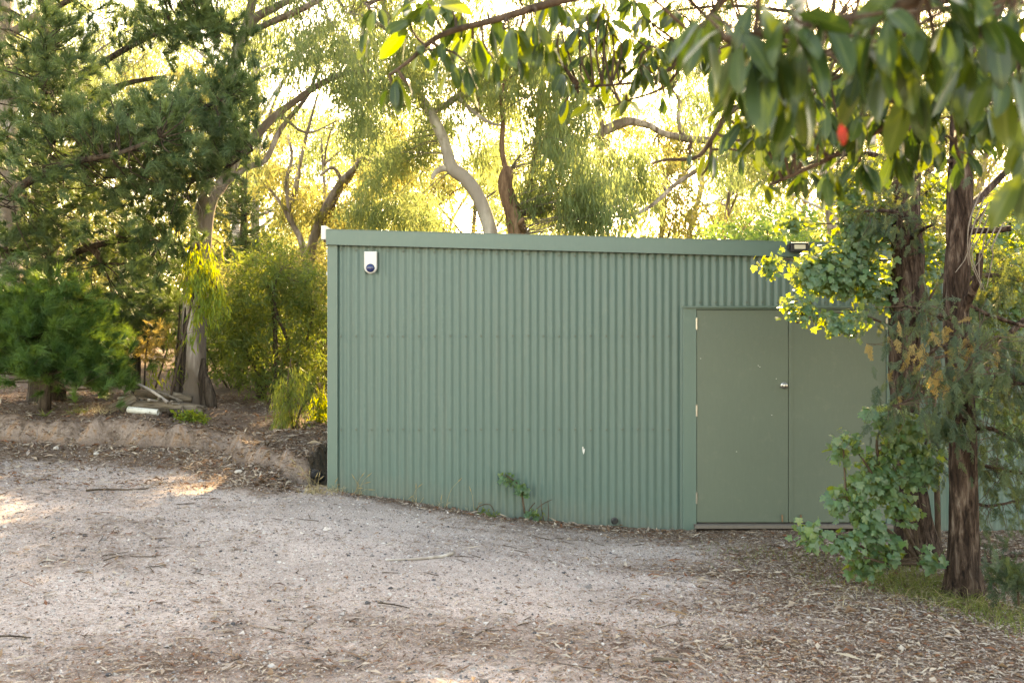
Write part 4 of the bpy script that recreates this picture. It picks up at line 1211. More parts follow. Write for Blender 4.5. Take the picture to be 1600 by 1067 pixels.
# --- understorey shrubs left of the shed
def shrub(name, label, Y, stems, cl, mat, per, L, W, bark, droop=0.4, down=0.5, jit=0.9, spread=0.2, cat_='shrub', group=None, tw=2, kind='stuff'):
    x0, y0 = stems[0][0][0], stems[0][0][1]
    b = P(x0, y0, Y); b[2] = g1(b[0], Y)
    t = Tree(name, label, cat_, b, bark, group)
    for k, rows in enumerate(stems):
        t.branch(rows, 18, 7, 0.08, 50 + k, name='stem')
    c = blobs(cl)
    tt = twigs_to(t.limbs(), c[::tw], 0.006, 0.002)
    if tt:
        t.part('twigs', merge_tubes(tt), M['twig'], kind='stuff')
    t.part('foliage', hang_leaves(c, per, L, W, droop, spread, down, jit), mat, kind=kind)
    return t
Y = 15.2
shrub('wattle_shrub', 'large rounded wattle shrub with sunlit top left of the shed', Y,
      [[(435, 660, Y, 10), (432, 600, Y, 9), (430, 520, Y, 7), (425, 470, Y, 6), (410, 430, Y, 4)], [(432, 600, Y, 7), (450, 540, Y, 6), (432, 490, Y - .3, 6), (428, 450, Y - .4, 5), (440, 420, Y - .4, 3)], [(434, 620, Y, 7), (470, 560, Y, 5), (490, 490, Y, 4)], [(434, 620, Y, 7), (390, 560, Y, 5), (370, 480, Y, 4)],
       [(405, 655, Y + .6, 22), (408, 610, Y + .6, 18), (404, 560, Y + .6, 14), (410, 500, Y + .6, 8)]],
      [(430, 420, 75, 45, Y, .9, 110), (380, 460, 50, 55, Y, .8, 80), (480, 460, 40, 60, Y, .8, 80), (430, 500, 80, 55, Y, .9, 120), (470, 560, 45, 50, Y, .7, 75), (385, 550, 45, 55, Y, .8, 70), (430, 590, 60, 35, Y, .7, 40)],
      M['wattle_leaf'], 34, 0.085, 0.017, M['twig'], spread=0.17, tw=3)
Y = 12.4
shrub('wattle_sapling', 'dark weeping narrow leaved sapling on the bank edge beside the shed', Y,
      [[(462, 690, Y, 4), (455, 650, Y, 3.4), (450, 600, Y, 3), (455, 560, Y, 2)], [(458, 680, Y, 3), (470, 640, Y, 2.5), (485, 620, Y, 2)]],
      [(452, 610, 26, 45, Y, .3, 34), (445, 650, 22, 18, Y, .25, 14), (475, 590, 18, 25, Y, .25, 12)], M['wattle_leaf'], 22, 0.12, 0.011, M['twig'], 1.0, 1.3, 0.5, 0.14, tw=1)
Y = 13.0
shrub('wattle_sapling', 'yellow green sapling squeezed between the bank and shed corner', Y,
      [[(500, 700, Y, 4), (500, 650, Y, 3), (503, 610, Y, 2)]], [(502, 640, 16, 35, Y, .25, 26), (488, 660, 12, 12, Y, .2, 8)], M['fresh_leaf'], 22, 0.10, 0.016, M['twig'], .8, .9, .6, 0.13, tw=1)
Y = 13.3
shrub('gum_sapling', 'glowing yellow drooping gum sapling in front of the grey trunk', Y,
      [[(262, 640, Y, 4), (280, 560, Y, 4), (300, 470, Y, 3.4), (312, 410, Y, 3), (318, 380, Y, 2)], [(300, 470, Y, 2.4), (325, 440, Y, 2), (340, 450, Y, 1.5)]],
      [(315, 405, 22, 28, Y, .3, 26), (320, 445, 26, 28, Y, .3, 30), (300, 430, 18, 30, Y, .3, 16), (338, 455, 10, 14, Y, .2, 7), (318, 480, 18, 12, Y, .2, 9), (308, 515, 10, 8, Y, .2, 3)],
      M['fresh_leaf'], 16, 0.115, 0.020, M['twig'], 1.0, 1.5, .5, 0.14, tw=1)
Y = 13.8
shrub('gum_sapling', 'small sapling of a few pale leaves left of the gum trunk foot', Y,
      [[(232, 640, Y, 3), (248, 590, Y, 3), (262, 545, Y, 2.4), (270, 520, Y, 1.6)]], [(268, 525, 10, 12, Y, .2, 6), (245, 590, 20, 22, Y, .25, 8), (270, 570, 14, 16, Y, .2, 6)], M['fresh_leaf'], 10, 0.12, 0.018, M['twig'], 1, 1.2, .6, .15, tw=1)
Y = 12.6
shrub('low_plant', 'low bright green leafy plant on the bank crest below the logs', Y,
      [[(298, 668, Y, 3), (296, 655, Y, 2), (290, 645, Y, 1.4)], [(299, 668, Y, 3), (310, 655, Y, 2), (316, 650, Y, 1.4)]],
      [(288, 650, 18, 12, Y, .15, 20), (310, 654, 18, 12, Y, .15, 20)], M['fresh_leaf'], 9, 0.05, 0.03, M['twig'], 0, -.3, 1, .07, 'plant', tw=2)
for k, (px, py, Y, sp, lab) in enumerate([(70, 640, 12.55, 14, 'spiky pale green rosette weed on the bank crest'), (125, 640, 12.7, 22, 'tuft of soft grass under the young pine'), (160, 640, 12.65, 18, 'yellowing grass tuft beside the log pile')]):
    g = gp(px, py, Y, 0)
    n = (7, 70, 50)[k]
    t = Thing('grass_tuft' if k else 'weed', lab, 'grass tuft' if k else 'weed', g)
    d = nrm(rng.normal(size=(n, 3)) * np.array([.7, .7, .3]) + np.array([0, 0, .9]))
    bb = g + rng.normal(size=(n, 3)) * np.array([sp / F * Y * .45 * (k > 0), .08 * (k > 0), 0])
    s_ = nrm(np.cross(d, rng.normal(size=(n, 3)))) * (.012 if k == 0 else .003)
    ll = rng.uniform(.12, .22, (n, 1))
    v = np.stack([bb - s_, bb + s_, bb + d * ll + np.array([0, 0, -.02])], 1).reshape(-1, 3)
    t.part('blade' if n < 10 else 'blades', (v, np.arange(n * 3).reshape(-1, 3), {'rnd': np.repeat(rng.random(n), 3)}), M['grass'] if k < 2 else M['dry_grass'], kind='stuff')

# ------------------------------------------------------------------ the bush behind: generic gums and shrubs, copied with their parts
def generic_gum(seed, H, name, leafmat, bark):
    r = np.random.default_rng(seed)
    top = np.array([r.normal() * .6, r.normal() * .6, H * .8])
    tr = spline([(0, 0, -.3), (r.normal() * .15, r.normal() * .15, H * .3), (r.normal() * .4, r.normal() * .4, H * .55), top], 24)
    ts = [tube(tr, np.linspace(.16, .04, 24) * H / 11, 9, .08, (5, 1), seed)]
    lim = [tr]
    cs = []
    for k in range(9):
        i = int(8 + k * 1.6)
        a = r.uniform(0, 6.28)
        ln = H * r.uniform(.16, .30)
        e = tr[i] + np.array([math.cos(a) * ln, math.sin(a) * ln, ln * r.uniform(.4, 1.0)])
        m = (tr[i] + e) / 2 + r.normal(size=3) * ln * .12
        q = spline([tr[i], m, e], 12)
        lim.append(q)
        ts.append(tube(q, np.linspace(.05, .015, 12) * H / 11, 6))
        cs.append(e + ball(34) * np.array([1.1, 1.1, .9]) * H * .11)
    cs.append(top + ball(60) * np.array([1.2, 1.2, 1.1]) * H * .13)
    c = np.concatenate(cs)
    ts += twigs_to(np.concatenate(lim), c[::4], .014, .004)
    v, f = merge_tubes(ts)
    tm = mesh_data(name + '_trunk', v, f, bark, True)
    v, f, a = hang_leaves(c, 32, 0.17, 0.032, 0.6, 0.34, 1.0)
    return tm, mesh_data(name + '_crown', v, f, leafmat, False, a)
protos = [generic_gum(1, 10, 'gum', M['gum_leaf'], M['eucal_bark']), generic_gum(2, 12, 'gum', M['gum_leaf'], M['pale_bark']), generic_gum(3, 9, 'gum', M['gold_leaf'], M['brown_bark'])]
def put_copy(name, label, cat_, group, parts, x, y, s, rz):
    t = Thing(name, label, cat_, (x, y, g1(x, y) - .05), group)
    t.o.rotation_euler = (0, 0, rz)
    t.o.scale = (s, s, s)
    for pn, me in parts:
        link(pn, me, t.o, kind='stuff' if pn in ('crown', 'foliage') else None)
GL = ['gum tree with a loose sunlit crown standing in the bush behind', 'taller gum tree with grey green crown standing in the bush behind', 'short gum tree with brown trunk and yellow crown in the bush behind']
spots = [(-13, 27, 0, 1.0), (-9.5, 24, 2, .95), (-7.5, 30, 1, 1.0), (-5.2, 26, 0, .75), (-3.0, 31, 2, .8), (-1.0, 27, 0, .72), (1.5, 30, 1, .75), (3.8, 26, 2, .85), (6.2, 29, 0, .8), (8.6, 25, 1, .9), (11.5, 28, 2, 1.0), (14.5, 31, 0, 1.1),
         (-17, 34, 1, 1.2), (-11, 38, 1, 1.2), (-6, 40, 0, 1.0), (-2.5, 43, 2, 1.0), (2.5, 41, 0, .95), (7, 38, 1, 1.0), (12, 40, 2, 1.2), (17.5, 37, 0, 1.3), (-19, 45, 0, 1.4), (20, 46, 1, 1.3), (-14, 52, 2, 1.5), (15, 54, 0, 1.4)]
def where(x, y):
    px = CX + x / y * F
    row = 'nearest row' if y < 27.5 else 'second row' if y < 36 else 'third row' if y < 44 else 'farthest row'
    if px > 1700 or px < -100:
        return 'beyond the picture edge, ' + row
    for lim, t_ in ((120, 'behind the big pine'), (290, 'behind the dusky pine'), (420, 'beyond the wattle shrub'), (560, 'above the left shed corner'), (700, 'left of the bent pale trunk'), (860, 'behind the brown broken trunk'),
                    (1010, 'above the shed roof middle'), (1200, 'above the shed roof, left of the floodlight'), (1380, 'behind the sunlit leafy tree'), (1480, 'between the cypress trunks'), (1700, 'right of the nearer cypress')):
        if px < lim:
            return t_ + ', ' + row
GL = ['loose sunlit gum', 'tall grey green gum', 'short brown trunked gum']
for k, (x, y, p, s) in enumerate(spots):
    put_copy('gum_tree', GL[p] + ' ' + where(x, y), 'tree', 'gum trees in the bush behind the shed', [('trunk', protos[p][0]), ('crown', protos[p][1])], x, y, s, k * 2.1)

def generic_shrub(seed, H, name, mat, L, W, n, per):
    r = np.random.default_rng(seed)
    ts, lim = [], []
    for k in range(5):
        a = k * 1.26 + r.normal() * .3
        e = np.array([math.cos(a) * H * .35, math.sin(a) * H * .35, H * r.uniform(.6, .9)])
        q = spline([(0, 0, -.15), e * .5 + r.normal(size=3) * .08, e], 10)
        lim.append(q); ts.append(tube(q, np.linspace(.03, .008, 10), 5))
    c = ball(n, .5) * np.array([H * .55, H * .55, H * .45]) + np.array([0, 0, H * .55])
    ts += twigs_to(np.concatenate(lim), c[::4], .008, .003)
    v, f = merge_tubes(ts)
    v2, f2, a2 = hang_leaves(c, per, L, W, .3, .22, .4, 1.0)
    return mesh_data(name + '_stem', v, f, M['twig'], True), mesh_data(name + '_foliage', v2, f2, mat, False, a2)
sp = [generic_shrub(11, 2.2, 'shrub', M['wattle_leaf'], .10, .026, 300, 26), generic_shrub(12, 2.6, 'shrub', M['gold_leaf'], .12, .026, 300, 24), generic_shrub(13, 2.4, 'shrub', M['bush_leaf'], .08, .03, 420, 30)]
SL = ['dark green wattle bush', 'loose yellow bush', 'rounded light green bush']
for k, (x, y, p, s) in enumerate([(-10.5, 19, 0, 1.0), (-8.0, 18.5, 1, .9), (-5.4, 19.5, 1, 1.0), (-6.6, 21.5, 0, 1.2), (-3.4, 19, 1, 1.1), (-4.2, 23, 1, 1.3), (-2.2, 22, 0, 1.2), (-9.4, 22.5, 1, 1.4), (-12.5, 22, 0, 1.5), (-0.3, 22, 1, 1.3), (1.6, 23, 1, 1.4),
                                  (4.8, 20.5, 2, 1.45), (6.0, 22, 2, 1.6), (3.6, 22.5, 2, 1.3), (7.6, 20, 1, 1.5), (9.3, 19, 2, 1.5), (-15, 27, 1, 1.7), (11.5, 21, 1, 1.7), (13.5, 24, 0, 1.8), (-3.6, 17.6, 1, .7), (-4.8, 17.2, 0, .8)]):
    put_copy('bush', SL[p] + ' ' + where(x, y).replace(', nearest row', ', %s in the understorey' % ('near' if y < 19 else 'deeper' if y < 22 else 'deepest')), 'bush', 'bushes in the understorey', [('stem', sp[p][0]), ('foliage', sp[p][1])], x, y, s, k * 1.7)

# far bush that reads as one mass
def far_woods():
    cs = []
    for k in range(120):
        a = rng.uniform(-1.0, 1.0)
        d = rng.uniform(55, 85)
        x, y = math.sin(a) * d * 1.1, math.cos(a) * d
        h = rng.uniform(6, 12)
        cs.append(np.array([x, y, g1(x, y) + h * .5]) + ball(60, .6) * np.array([3.6, 3.0, h * .55]))
    v, f, a = hang_leaves(np.concatenate(cs), 7, .5, .20, .5, .9, .8)
    link('far_woods', mesh_data('far_woods', v, f, M['gold_leaf'], False, a), kind='stuff', label='distant sunlit gum woods closing the view')
far_woods()

# ------------------------------------------------------------------ cypresses in front of the doors
def spray_proto(seed, L=0.26):
    r = np.random.default_rng(seed)
    V, Fc = [], []
    def tri(a, b, wd, pl):
        d = nrm(b - a); s = np.cross(pl, d) * wd * .5
        i = len(V)
        V.extend([a - s, a + s, b]); Fc.append([i, i + 1, i + 2])
    pl = np.array([0, 0, 1.0])
    ax = lambda t: np.array([math.sin(t * 2) * .02, t * L, -t * t * L * .25])
    for k in range(6):
        tri(ax(k / 6), ax((k + 1.4) / 6), .010, pl)
    n = 15
    for k in range(n):
        t = (k + .6) / n
        sd = 1 if k % 2 else -1
        ln = L * .40 * (1 - t * .7) * r.uniform(.5, 1.4)
        a = ax(t)
        d = nrm(np.array([sd * .62, .85, r.normal() * .25 - .3]))
        e = a + d * ln
        tri(a, e, .007, pl)
        m = max(3, int(ln / .012))
        for j in range(m):
            q = a + (e - a) * (j + .5) / m
            for s2 in (-1, 1):
                d2 = nrm(d * .75 + np.array([-d[1], d[0], 0]) * s2 * .7 + np.array([0, 0, r.normal() * .45 - .15]))
                tri(q, q + d2 * .028 * (1 - .5 * j / m) * r.uniform(.9, 1.6), .0088, pl)
    return np.array(V), np.array(Fc)
SPR = [spray_proto(k) for k in range(3)]
def sprays(centres, dirs, scale, k=0):
    out = []
    idx = rng.integers(0, 3, len(centres))
    for p in range(3):
        m = idx == p
        if not m.any():
            continue
        d = nrm(dirs[m])
        up = nrm(np.array([0, 0, 1.0]) + rng.normal(size=(m.sum(), 3)) * .7)
        s = scale * (0.75 + .5 * rng.random(m.sum()))
        out.append(scatter(SPR[p][0], SPR[p][1], frames(d, up) * s[:, None, None], centres[m], rng.random(m.sum())))
    return cat(*out)
def bough(t, rows, side, nsp, mat, droop=0.6, scale=0.8, rmax=0.32, first=0.25, name='bough'):
    """a cypress branch with flat sprays hanging along it"""
    p, r = px_line(rows, 24)
    t.limb.append(p)
    br = t.part(name, tube(p, r, 7, 0.12, (5, 6), 9), t.bark, True)
    k = (first + (1 - first) * rng.random(nsp)) * 23
    i = k.astype(int).clip(0, 22)
    q = p[i] + (p[i + 1] - p[i]) * (k - i)[:, None] + rng.normal(size=(nsp, 3)) * rmax * np.array([.45, .45, .35])
    ax = nrm(p[-1] - p[0])
    d = nrm(ax * .6 + rng.normal(size=(nsp, 3)) * .5 + np.array([0, 0, -droop]))
    return sprays(q, d, scale), twigs_to(p, q[::2], .005, .002, n=3)

def cypress(label, base, trunk, boughs, extra, seed, flare):
    t = Tree('cypress_tree', label, 'tree', base, M['cypress_bark'])
    t.trunk(trunk, 160, 56, 0.11, (16, 3.0), flare, seed=seed)
    live, dead, tw = [], [], []  # the second list holds sprays with sun gold painted into their colour
    for rows, n, mt, dr, sc_ in boughs:
        if n == 0:
            t.branch(rows, 24, 9, .15, seed + 3)
            continue
        s, k = bough(t, rows, 1, int(n * 1.8), mt, dr + .25, sc_ * .54)
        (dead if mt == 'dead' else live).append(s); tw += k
    for rows in extra:
        c = blob(*rows)
        d = nrm(rng.normal(size=c.shape) * .7 + np.array([0, -.1, -.7]))
        live.append(sprays(c, d, .52))
        tw += twigs_to(t.limbs(), c[::3], .006, .002)
    t.part('foliage', cat(*live), M['scale_leaf'], kind='stuff')
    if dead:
        t.part('dead_foliage', cat(*dead), M['scale_sunlit'], kind='stuff', label='drooping cypress sprays with sunlit gold put into their colour')
    t.part('twigs', merge_tubes(tw), M['twig'], kind='stuff')
    return t
def mirror_strands(t, base, tubes):
    pass
Y1 = 6.95
b1 = on_ground(1505, 932)
Y1 = b1[1]
cy1 = cypress('nearer cypress with straight fissured red brown trunk right of the doors', b1,
    [(1508, 950, Y1, 58), (1506, 925, Y1, 54), (1506, 860, Y1, 43), (1506, 760, Y1, 41), (1503, 640, Y1, 39), (1496, 540, Y1, 37), (1494, 470, Y1, 37), (1497, 400, Y1, 36), (1499, 320, Y1, 37), (1502, 240, Y1, 34), (1506, 120, Y1, 32), (1510, -20, Y1, 29), (1512, -200, Y1, 22), (1512, -420, Y1, 8)],
    [([(1500, 500, Y1, 17), (1512, 470, Y1 - .1, 15), (1526, 440, Y1 - .2, 13), (1531, 410, Y1 - .22, 12), (1531, 396, Y1 - .22, 10)], 0, '', 0, 0),
     ([(1502, 364, Y1, 12), (1525, 361, Y1 - .1, 11), (1555, 360, Y1 - .15, 10), (1580, 357, Y1 - .2, 9)], 0, '', 0, 0),
     ([(1502, 330, Y1, 14), (1530, 310, Y1 + .2, 13), (1555, 285, Y1 + .3, 11), (1590, 250, Y1 + .4, 9)], 0, '', 0, 0),
     ([(1500, 600, Y1, 12), (1550, 565, Y1 + .3, 12), (1570, 530, Y1 + .4, 11), (1600, 500, Y1 + .5, 9)], 0, '', 0, 0),
     ([(1500, 470, Y1, 8), (1540, 490, Y1 + .1, 7), (1600, 510, Y1 + .2, 5)], 0, '', 0, 0),
     ([(1506, 872, Y1, 7), (1540, 875, Y1 + .3, 7), (1580, 868, Y1 + .5, 6), (1620, 866, Y1 + .6, 4)], 30, '', .2, .6),
     ([(1497, 500, Y1, 8), (1460, 490, Y1 - .3, 7), (1435, 482, Y1 - .5, 5), (1412, 478, Y1 - .6, 3)], 30, '', .5, .75),
     ([(1496, 560, Y1, 8), (1472, 540, Y1 - .5, 7), (1458, 548, Y1 - .6, 5), (1440, 565, Y1 - .6, 3)], 26, 'dead', .9, .75),  # the sunlit bough: its golden light is put into the spray colour
     ([(1496, 600, Y1, 8), (1450, 610, Y1 - .5, 7), (1430, 620, Y1 - .7, 5), (1404, 632, Y1 - .8, 3)], 48, '', .9, .8),
     ([(1503, 560, Y1, 8), (1520, 535, Y1 - .6, 7), (1530, 545, Y1 - 1.0, 5), (1510, 580, Y1 - 1.1, 3)], 60, '', .8, .8),
     ([(1505, 610, Y1, 8), (1550, 600, Y1 - .3, 7), (1600, 600, Y1 - .5, 5), (1650, 620, Y1 - .6, 3)], 90, '', .9, .85),
     ([(1505, 670, Y1, 8), (1550, 670, Y1 - .2, 7), (1590, 690, Y1 - .3, 5), (1640, 700, Y1 - .3, 3)], 70, '', .9, .8),
     ([(1506, 720, Y1, 7), (1550, 730, Y1 + .2, 6), (1600, 740, Y1 + .3, 4)], 70, '', .8, .7),
     ([(1506, 780, Y1, 6), (1545, 790, Y1 + .3, 5), (1600, 780, Y1 + .4, 3)], 50, '', .5, .6),
     ([(1500, 440, Y1, 8), (1550, 430, Y1 + .3, 7), (1600, 440, Y1 + .4, 5)], 60, '', .7, .8),
     ([(1500, 250, Y1, 8), (1440, 260, Y1 - .1, 6), (1390, 290, Y1 - .2, 4)], 40, '', .6, .7)],
    [(1540, 470, 45, 40, Y1 + .3, .3, 50), (1455, 590, 40, 40, Y1 - .4, .3, 36), (1580, 560, 30, 60, Y1 - .2, .3, 80), (1480, 660, 40, 30, Y1 - .3, .2, 50)], 61, 0.25)
# a few bare grey strands hanging down the trunk
ts = []
for k in range(7):
    a0 = 1512 + k * 6
    p, r = px_line([(a0 + 20, 300 + 8 * k, Y1 - .25, 2.6), (a0 + 2, 350 + 6 * k, Y1 - .3, 2.2), (a0 - 8 + rng.normal() * 8, 400, Y1 - .28, 1.8), (a0 - 10 + rng.normal() * 14, 440 + rng.normal() * 14, Y1 - .27, 1)], 12)
    ts.append(tube(p, r, 4, cap=False))
cy1.part('dead_twigs', merge_tubes(ts), M['grey_twig'], kind='stuff')

b2 = on_ground(1432, 880)
Y2 = b2[1]
cy2 = cypress('farther cypress with dark broad base in front of the right door leaf', b2,
    [(1436, 900, Y2, 84), (1434, 870, Y2, 72), (1428, 820, Y2, 56), (1420, 740, Y2, 44), (1414, 640, Y2, 42), (1413, 540, Y2, 45), (1417, 460, Y2, 50), (1418, 410, Y2, 48), (1416, 340, Y2, 42), (1418, 260, Y2, 38), (1420, 140, Y2, 34), (1422, 0, Y2, 28), (1424, -200, Y2, 20), (1424, -400, Y2, 8)],
    [([(1410, 400, Y2, 9), (1396, 378, Y2 - .1, 8), (1390, 368, Y2 - .1, 6)], 0, '', 0, 0),
     ([(1416, 340, Y2, 8), (1390, 330, Y2 - .3, 6), (1350, 330, Y2 - .5, 4)], 40, '', .5, .75),
     ([(1416, 380, Y2, 8), (1440, 360, Y2 - .3, 6), (1460, 350, Y2 - .5, 4)], 30, '', .6, .7),
     ([(1418, 260, Y2, 9), (1350, 240, Y2 - .2, 7), (1280, 250, Y2 - .3, 5), (1240, 270, Y2 - .3, 3)], 70, '', .8, .8),
     ([(1418, 200, Y2, 9), (1340, 180, Y2 + .2, 7), (1250, 190, Y2 + .3, 5), (1150, 220, Y2 + .3, 3)], 110, '', .8, .85),
     ([(1420, 140, Y2, 9), (1320, 100, Y2 + .2, 7), (1200, 80, Y2 + .3, 5), (1080, 100, Y2 + .3, 3)], 120, '', .8, .85),
     ([(1420, 60, Y2, 9), (1300, 30, Y2, 7), (1150, 10, Y2, 5), (1030, 20, Y2, 3)], 110, '', .8, .85),
     ([(1420, 120, Y2, 9), (1500, 100, Y2 + .2, 7), (1600, 110, Y2 + .3, 5)], 80, '', .8, .85),
     ([(1422, 20, Y2, 9), (1500, 0, Y2 + .2, 7), (1620, 10, Y2 + .3, 5)], 80, '', .8, .85),
     ([(1420, 500, Y2, 8), (1450, 480, Y2 - .3, 6), (1470, 500, Y2 - .5, 4)], 40, '', .8, .75),
     ([(1416, 660, Y2, 6), (1450, 680, Y2 - .2, 5), (1480, 720, Y2 - .3, 3)], 30, '', .8, .6)],
    [(1230, 230, 60, 50, Y2, .4, 40), (1130, 60, 80, 50, Y2, .5, 60), (1330, 150, 90, 70, Y2, .5, 80), (1440, 300, 40, 50, Y2 + .4, .3, 30)], 77, 0.1)

# --- lobed leaf saplings
def lobed_leaf():
    out = [(0, 0), (.22, -.04), (.46, .02), (.50, .16), (.34, .27), (.54, .42), (.48, .58), (.27, .58), (.20, .82), (0, 1.04)]
    pts = [(x, y) for x, y in out] + [(-x, y) for x, y in out[-2:0:-1]]
    P2 = np.array(pts)
    V = np.vstack([[0, .45], P2])
    z = -.22 * np.abs(V[:, 0]) ** 1.3 - .18 * (V[:, 1] - .4) ** 2
    V = np.column_stack([V, z])
    n = len(pts)
    Fc = np.array([[0, 1 + (k + 1) % n, 1 + k] for k in range(n)])
    return V, Fc
LOB = lobed_leaf()
def broad_shrub(name, label, base, bark, stems, clusters, L, per, singles, mat, cat_='shrub', spread=0.042):
    t = Tree(name, label, cat_, base, bark)
    for k, rows in enumerate(stems):
        t.branch(rows, 22, 8, .1, 80 + k, name='stem')
    c = blobs(clusters)
    tw = twigs_to(t.limbs(), c, .006, .002)
    if tw:
        t.part('twigs', merge_tubes(tw), M['twig'], kind='stuff')
    lim = t.limbs()
    pos, fr, sc_ = [], [], []
    for q in c:
        a = lim[np.argmin(((lim - q) ** 2).sum(1))]
        out = nrm(q - a + 1e-6)
        k = per
        d = nrm(out * .3 + rng.normal(size=(k, 3)) * .5 + np.array([0, -.15, -.75]))
        up = nrm(out * .5 + rng.normal(size=(k, 3)) * .35 + np.array([0, -.55, .75]))
        fr.append(frames(d, up)); pos.append(q + rng.normal(size=(k, 3)) * spread)
        sc_.append(L * np.exp(rng.normal(size=k) * .22))
    pos, fr, sc_ = np.concatenate(pos), np.concatenate(fr), np.concatenate(sc_)
    order = np.argsort(-(sc_ / pos[:, 1]))
    # the largest leaves are single parts, the rest one mass
    big, rest = order[:singles], order[singles:]
    me = mesh_data('leaf', LOB[0], LOB[1], mat)
    for i in big:
        o = bpy.data.objects.new('leaf', me)
        COL.objects.link(o)
        o.parent = t.o
        A = fr[i] * sc_[i]
        M4 = Matrix([[*A[0], pos[i][0] - t.base[0]], [*A[1], pos[i][1] - t.base[1]], [*A[2], pos[i][2] - t.base[2]], [0, 0, 0, 1]])
        o.matrix_local = M4
    if len(rest):
        t.part('leaves', scatter(LOB[0], LOB[1], fr[rest] * sc_[rest][:, None, None], pos[rest], rng.random(len(rest))), mat, kind='stuff')
    return t
Y = 7.7
bb = on_ground(1438, 868)
broad_shrub('leafy_shrub', 'green lobed leaf shrub leaning from the cypress foot across the doors', bb, M['twig'],
    [[(1440, 875, Y, 6), (1400, 800, Y - .2, 6), (1380, 740, Y - .3, 5), (1370, 690, Y - .35, 4), (1390, 640, Y - .3, 2.5)],
     [(1436, 875, Y, 6), (1390, 830, Y - .2, 5), (1330, 790, Y - .4, 4), (1320, 740, Y - .4, 3), (1318, 700, Y - .4, 2)],
     [(1436, 880, Y, 6), (1360, 860, Y - .3, 4.5), (1310, 838, Y - .5, 3.5), (1270, 828, Y - .6, 2.4)],
     [(1436, 875, Y, 6), (1430, 800, Y - .1, 5), (1440, 720, Y - .2, 4), (1450, 680, Y - .2, 3)],
     [(1400, 800, Y - .2, 4), (1350, 720, Y - .4, 3), (1335, 700, Y - .45, 2)],
     [(1436, 880, Y, 5), (1390, 880, Y - .4, 4), (1350, 870, Y - .5, 3)]],
    [(1312, 702, 15, 9, Y - .4, .08, 8), (1330, 692, 9, 6, Y - .4, .06, 4), (1330, 768, 20, 12, Y - .4, .1, 13), (1310, 785, 12, 8, Y - .4, .08, 6), (1350, 800, 20, 12, Y - .4, .1, 13), (1375, 725, 24, 16, Y - .3, .12, 20), (1405, 690, 26, 16, Y - .3, .14, 22), (1440, 705, 24, 18, Y - .2, .14, 22),
     (1425, 742, 26, 16, Y - .2, .14, 22), (1388, 765, 24, 15, Y - .3, .12, 18), (1455, 735, 16, 22, Y - .15, .12, 14), (1410, 795, 24, 16, Y - .2, .12, 16), (1268, 832, 18, 9, Y - .6, .08, 11), (1322, 846, 20, 11, Y - .5, .1, 13), (1360, 832, 22, 14, Y - .4, .12, 18), (1385, 858, 20, 12, Y - .4, .1, 14), (1352, 880, 20, 9, Y - .4, .1, 11),
     (1375, 645, 18, 10, Y - .35, .1, 9), (1400, 655, 20, 12, Y - .35, .1, 12), (1450, 868, 12, 8, Y - .5, .07, 6), (1345, 745, 12, 8, Y - .4, .07, 5), (1440, 660, 18, 12, Y - .3, .1, 9)],
    0.050, 8, 290, M['lobed_leaf'])
Y = 8.35
bb = on_ground(1462, 868); bb = np.array([P(1468, 860, Y)[0], Y, 0]); bb[2] = g1(bb[0], Y)
broad_shrub('leafy_tree', 'sunlit yellow green lobed leaf tree spreading behind the cypress trunks', bb, M['twig'],
    [[(1466, 865, Y, 10), (1464, 760, Y, 9), (1460, 640, Y, 8), (1455, 520, Y, 7), (1440, 420, Y, 5), (1420, 330, Y, 3)],
     [(1456, 540, Y, 6), (1400, 470, Y - .1, 5), (1340, 440, Y - .2, 4), (1280, 420, Y - .3, 3), (1230, 405, Y - .35, 2), (1195, 408, Y - .4, 1.5)],
     [(1456, 560, Y, 5), (1390, 510, Y - .2, 4), (1330, 490, Y - .4, 3), (1270, 495, Y - .5, 2), (1245, 505, Y - .5, 1.5)],
     [(1440, 420, Y, 4), (1380, 370, Y - .1, 3), (1310, 350, Y - .2, 2), (1240, 355, Y - .2, 1.5)],
     [(1456, 500, Y, 5), (1520, 440, Y + .3, 4), (1570, 420, Y + .4, 3), (1630, 400, Y + .4, 2)],
     [(1460, 560, Y, 5), (1540, 540, Y + .4, 4), (1600, 500, Y + .5, 3)],
     [(1430, 380, Y, 4), (1360, 290, Y, 3), (1320, 260, Y, 2)], [(1450, 470, Y, 4), (1530, 340, Y + .3, 3), (1580, 290, Y + .4, 2)]],
    [(1205, 408, 14, 10, Y - .4, .08, 7), (1264, 418, 28, 13, Y - .3, .15, 20), (1310, 410, 45, 32, Y - .25, .2, 58), (1350, 370, 45, 30, Y - .2, .25, 46), (1290, 440, 42, 22, Y - .3, .2, 34), (1360, 440, 45, 40, Y - .2, .25, 60), (1250, 480, 22, 22, Y - .5, .1, 14), (1300, 505, 24, 14, Y - .5, .1, 12),
     (1240, 346, 26, 8, Y - .2, .12, 12), (1320, 320, 40, 36, Y, .25, 30), (1390, 330, 40, 40, Y + .1, .3, 36), (1450, 400, 40, 60, Y + .2, .3, 44), (1540, 400, 50, 50, Y + .4, .3, 60), (1590, 460, 40, 60, Y + .5, .3, 50), (1530, 480, 40, 50, Y + .4, .3, 36), (1580, 330, 40, 50, Y + .4, .3, 40),
     (1350, 270, 50, 30, Y + .1, .3, 24), (1450, 300, 40, 40, Y + .3, .3, 24), (1330, 500, 20, 12, Y - .4, .1, 8), (1570, 560, 30, 40, Y + .5, .25, 40), (1585, 660, 25, 40, Y + .5, .2, 26), (1530, 600, 20, 40, Y + .4, .2, 18)],
    0.052, 10, 290, M['lobed_leaf'], 'tree')
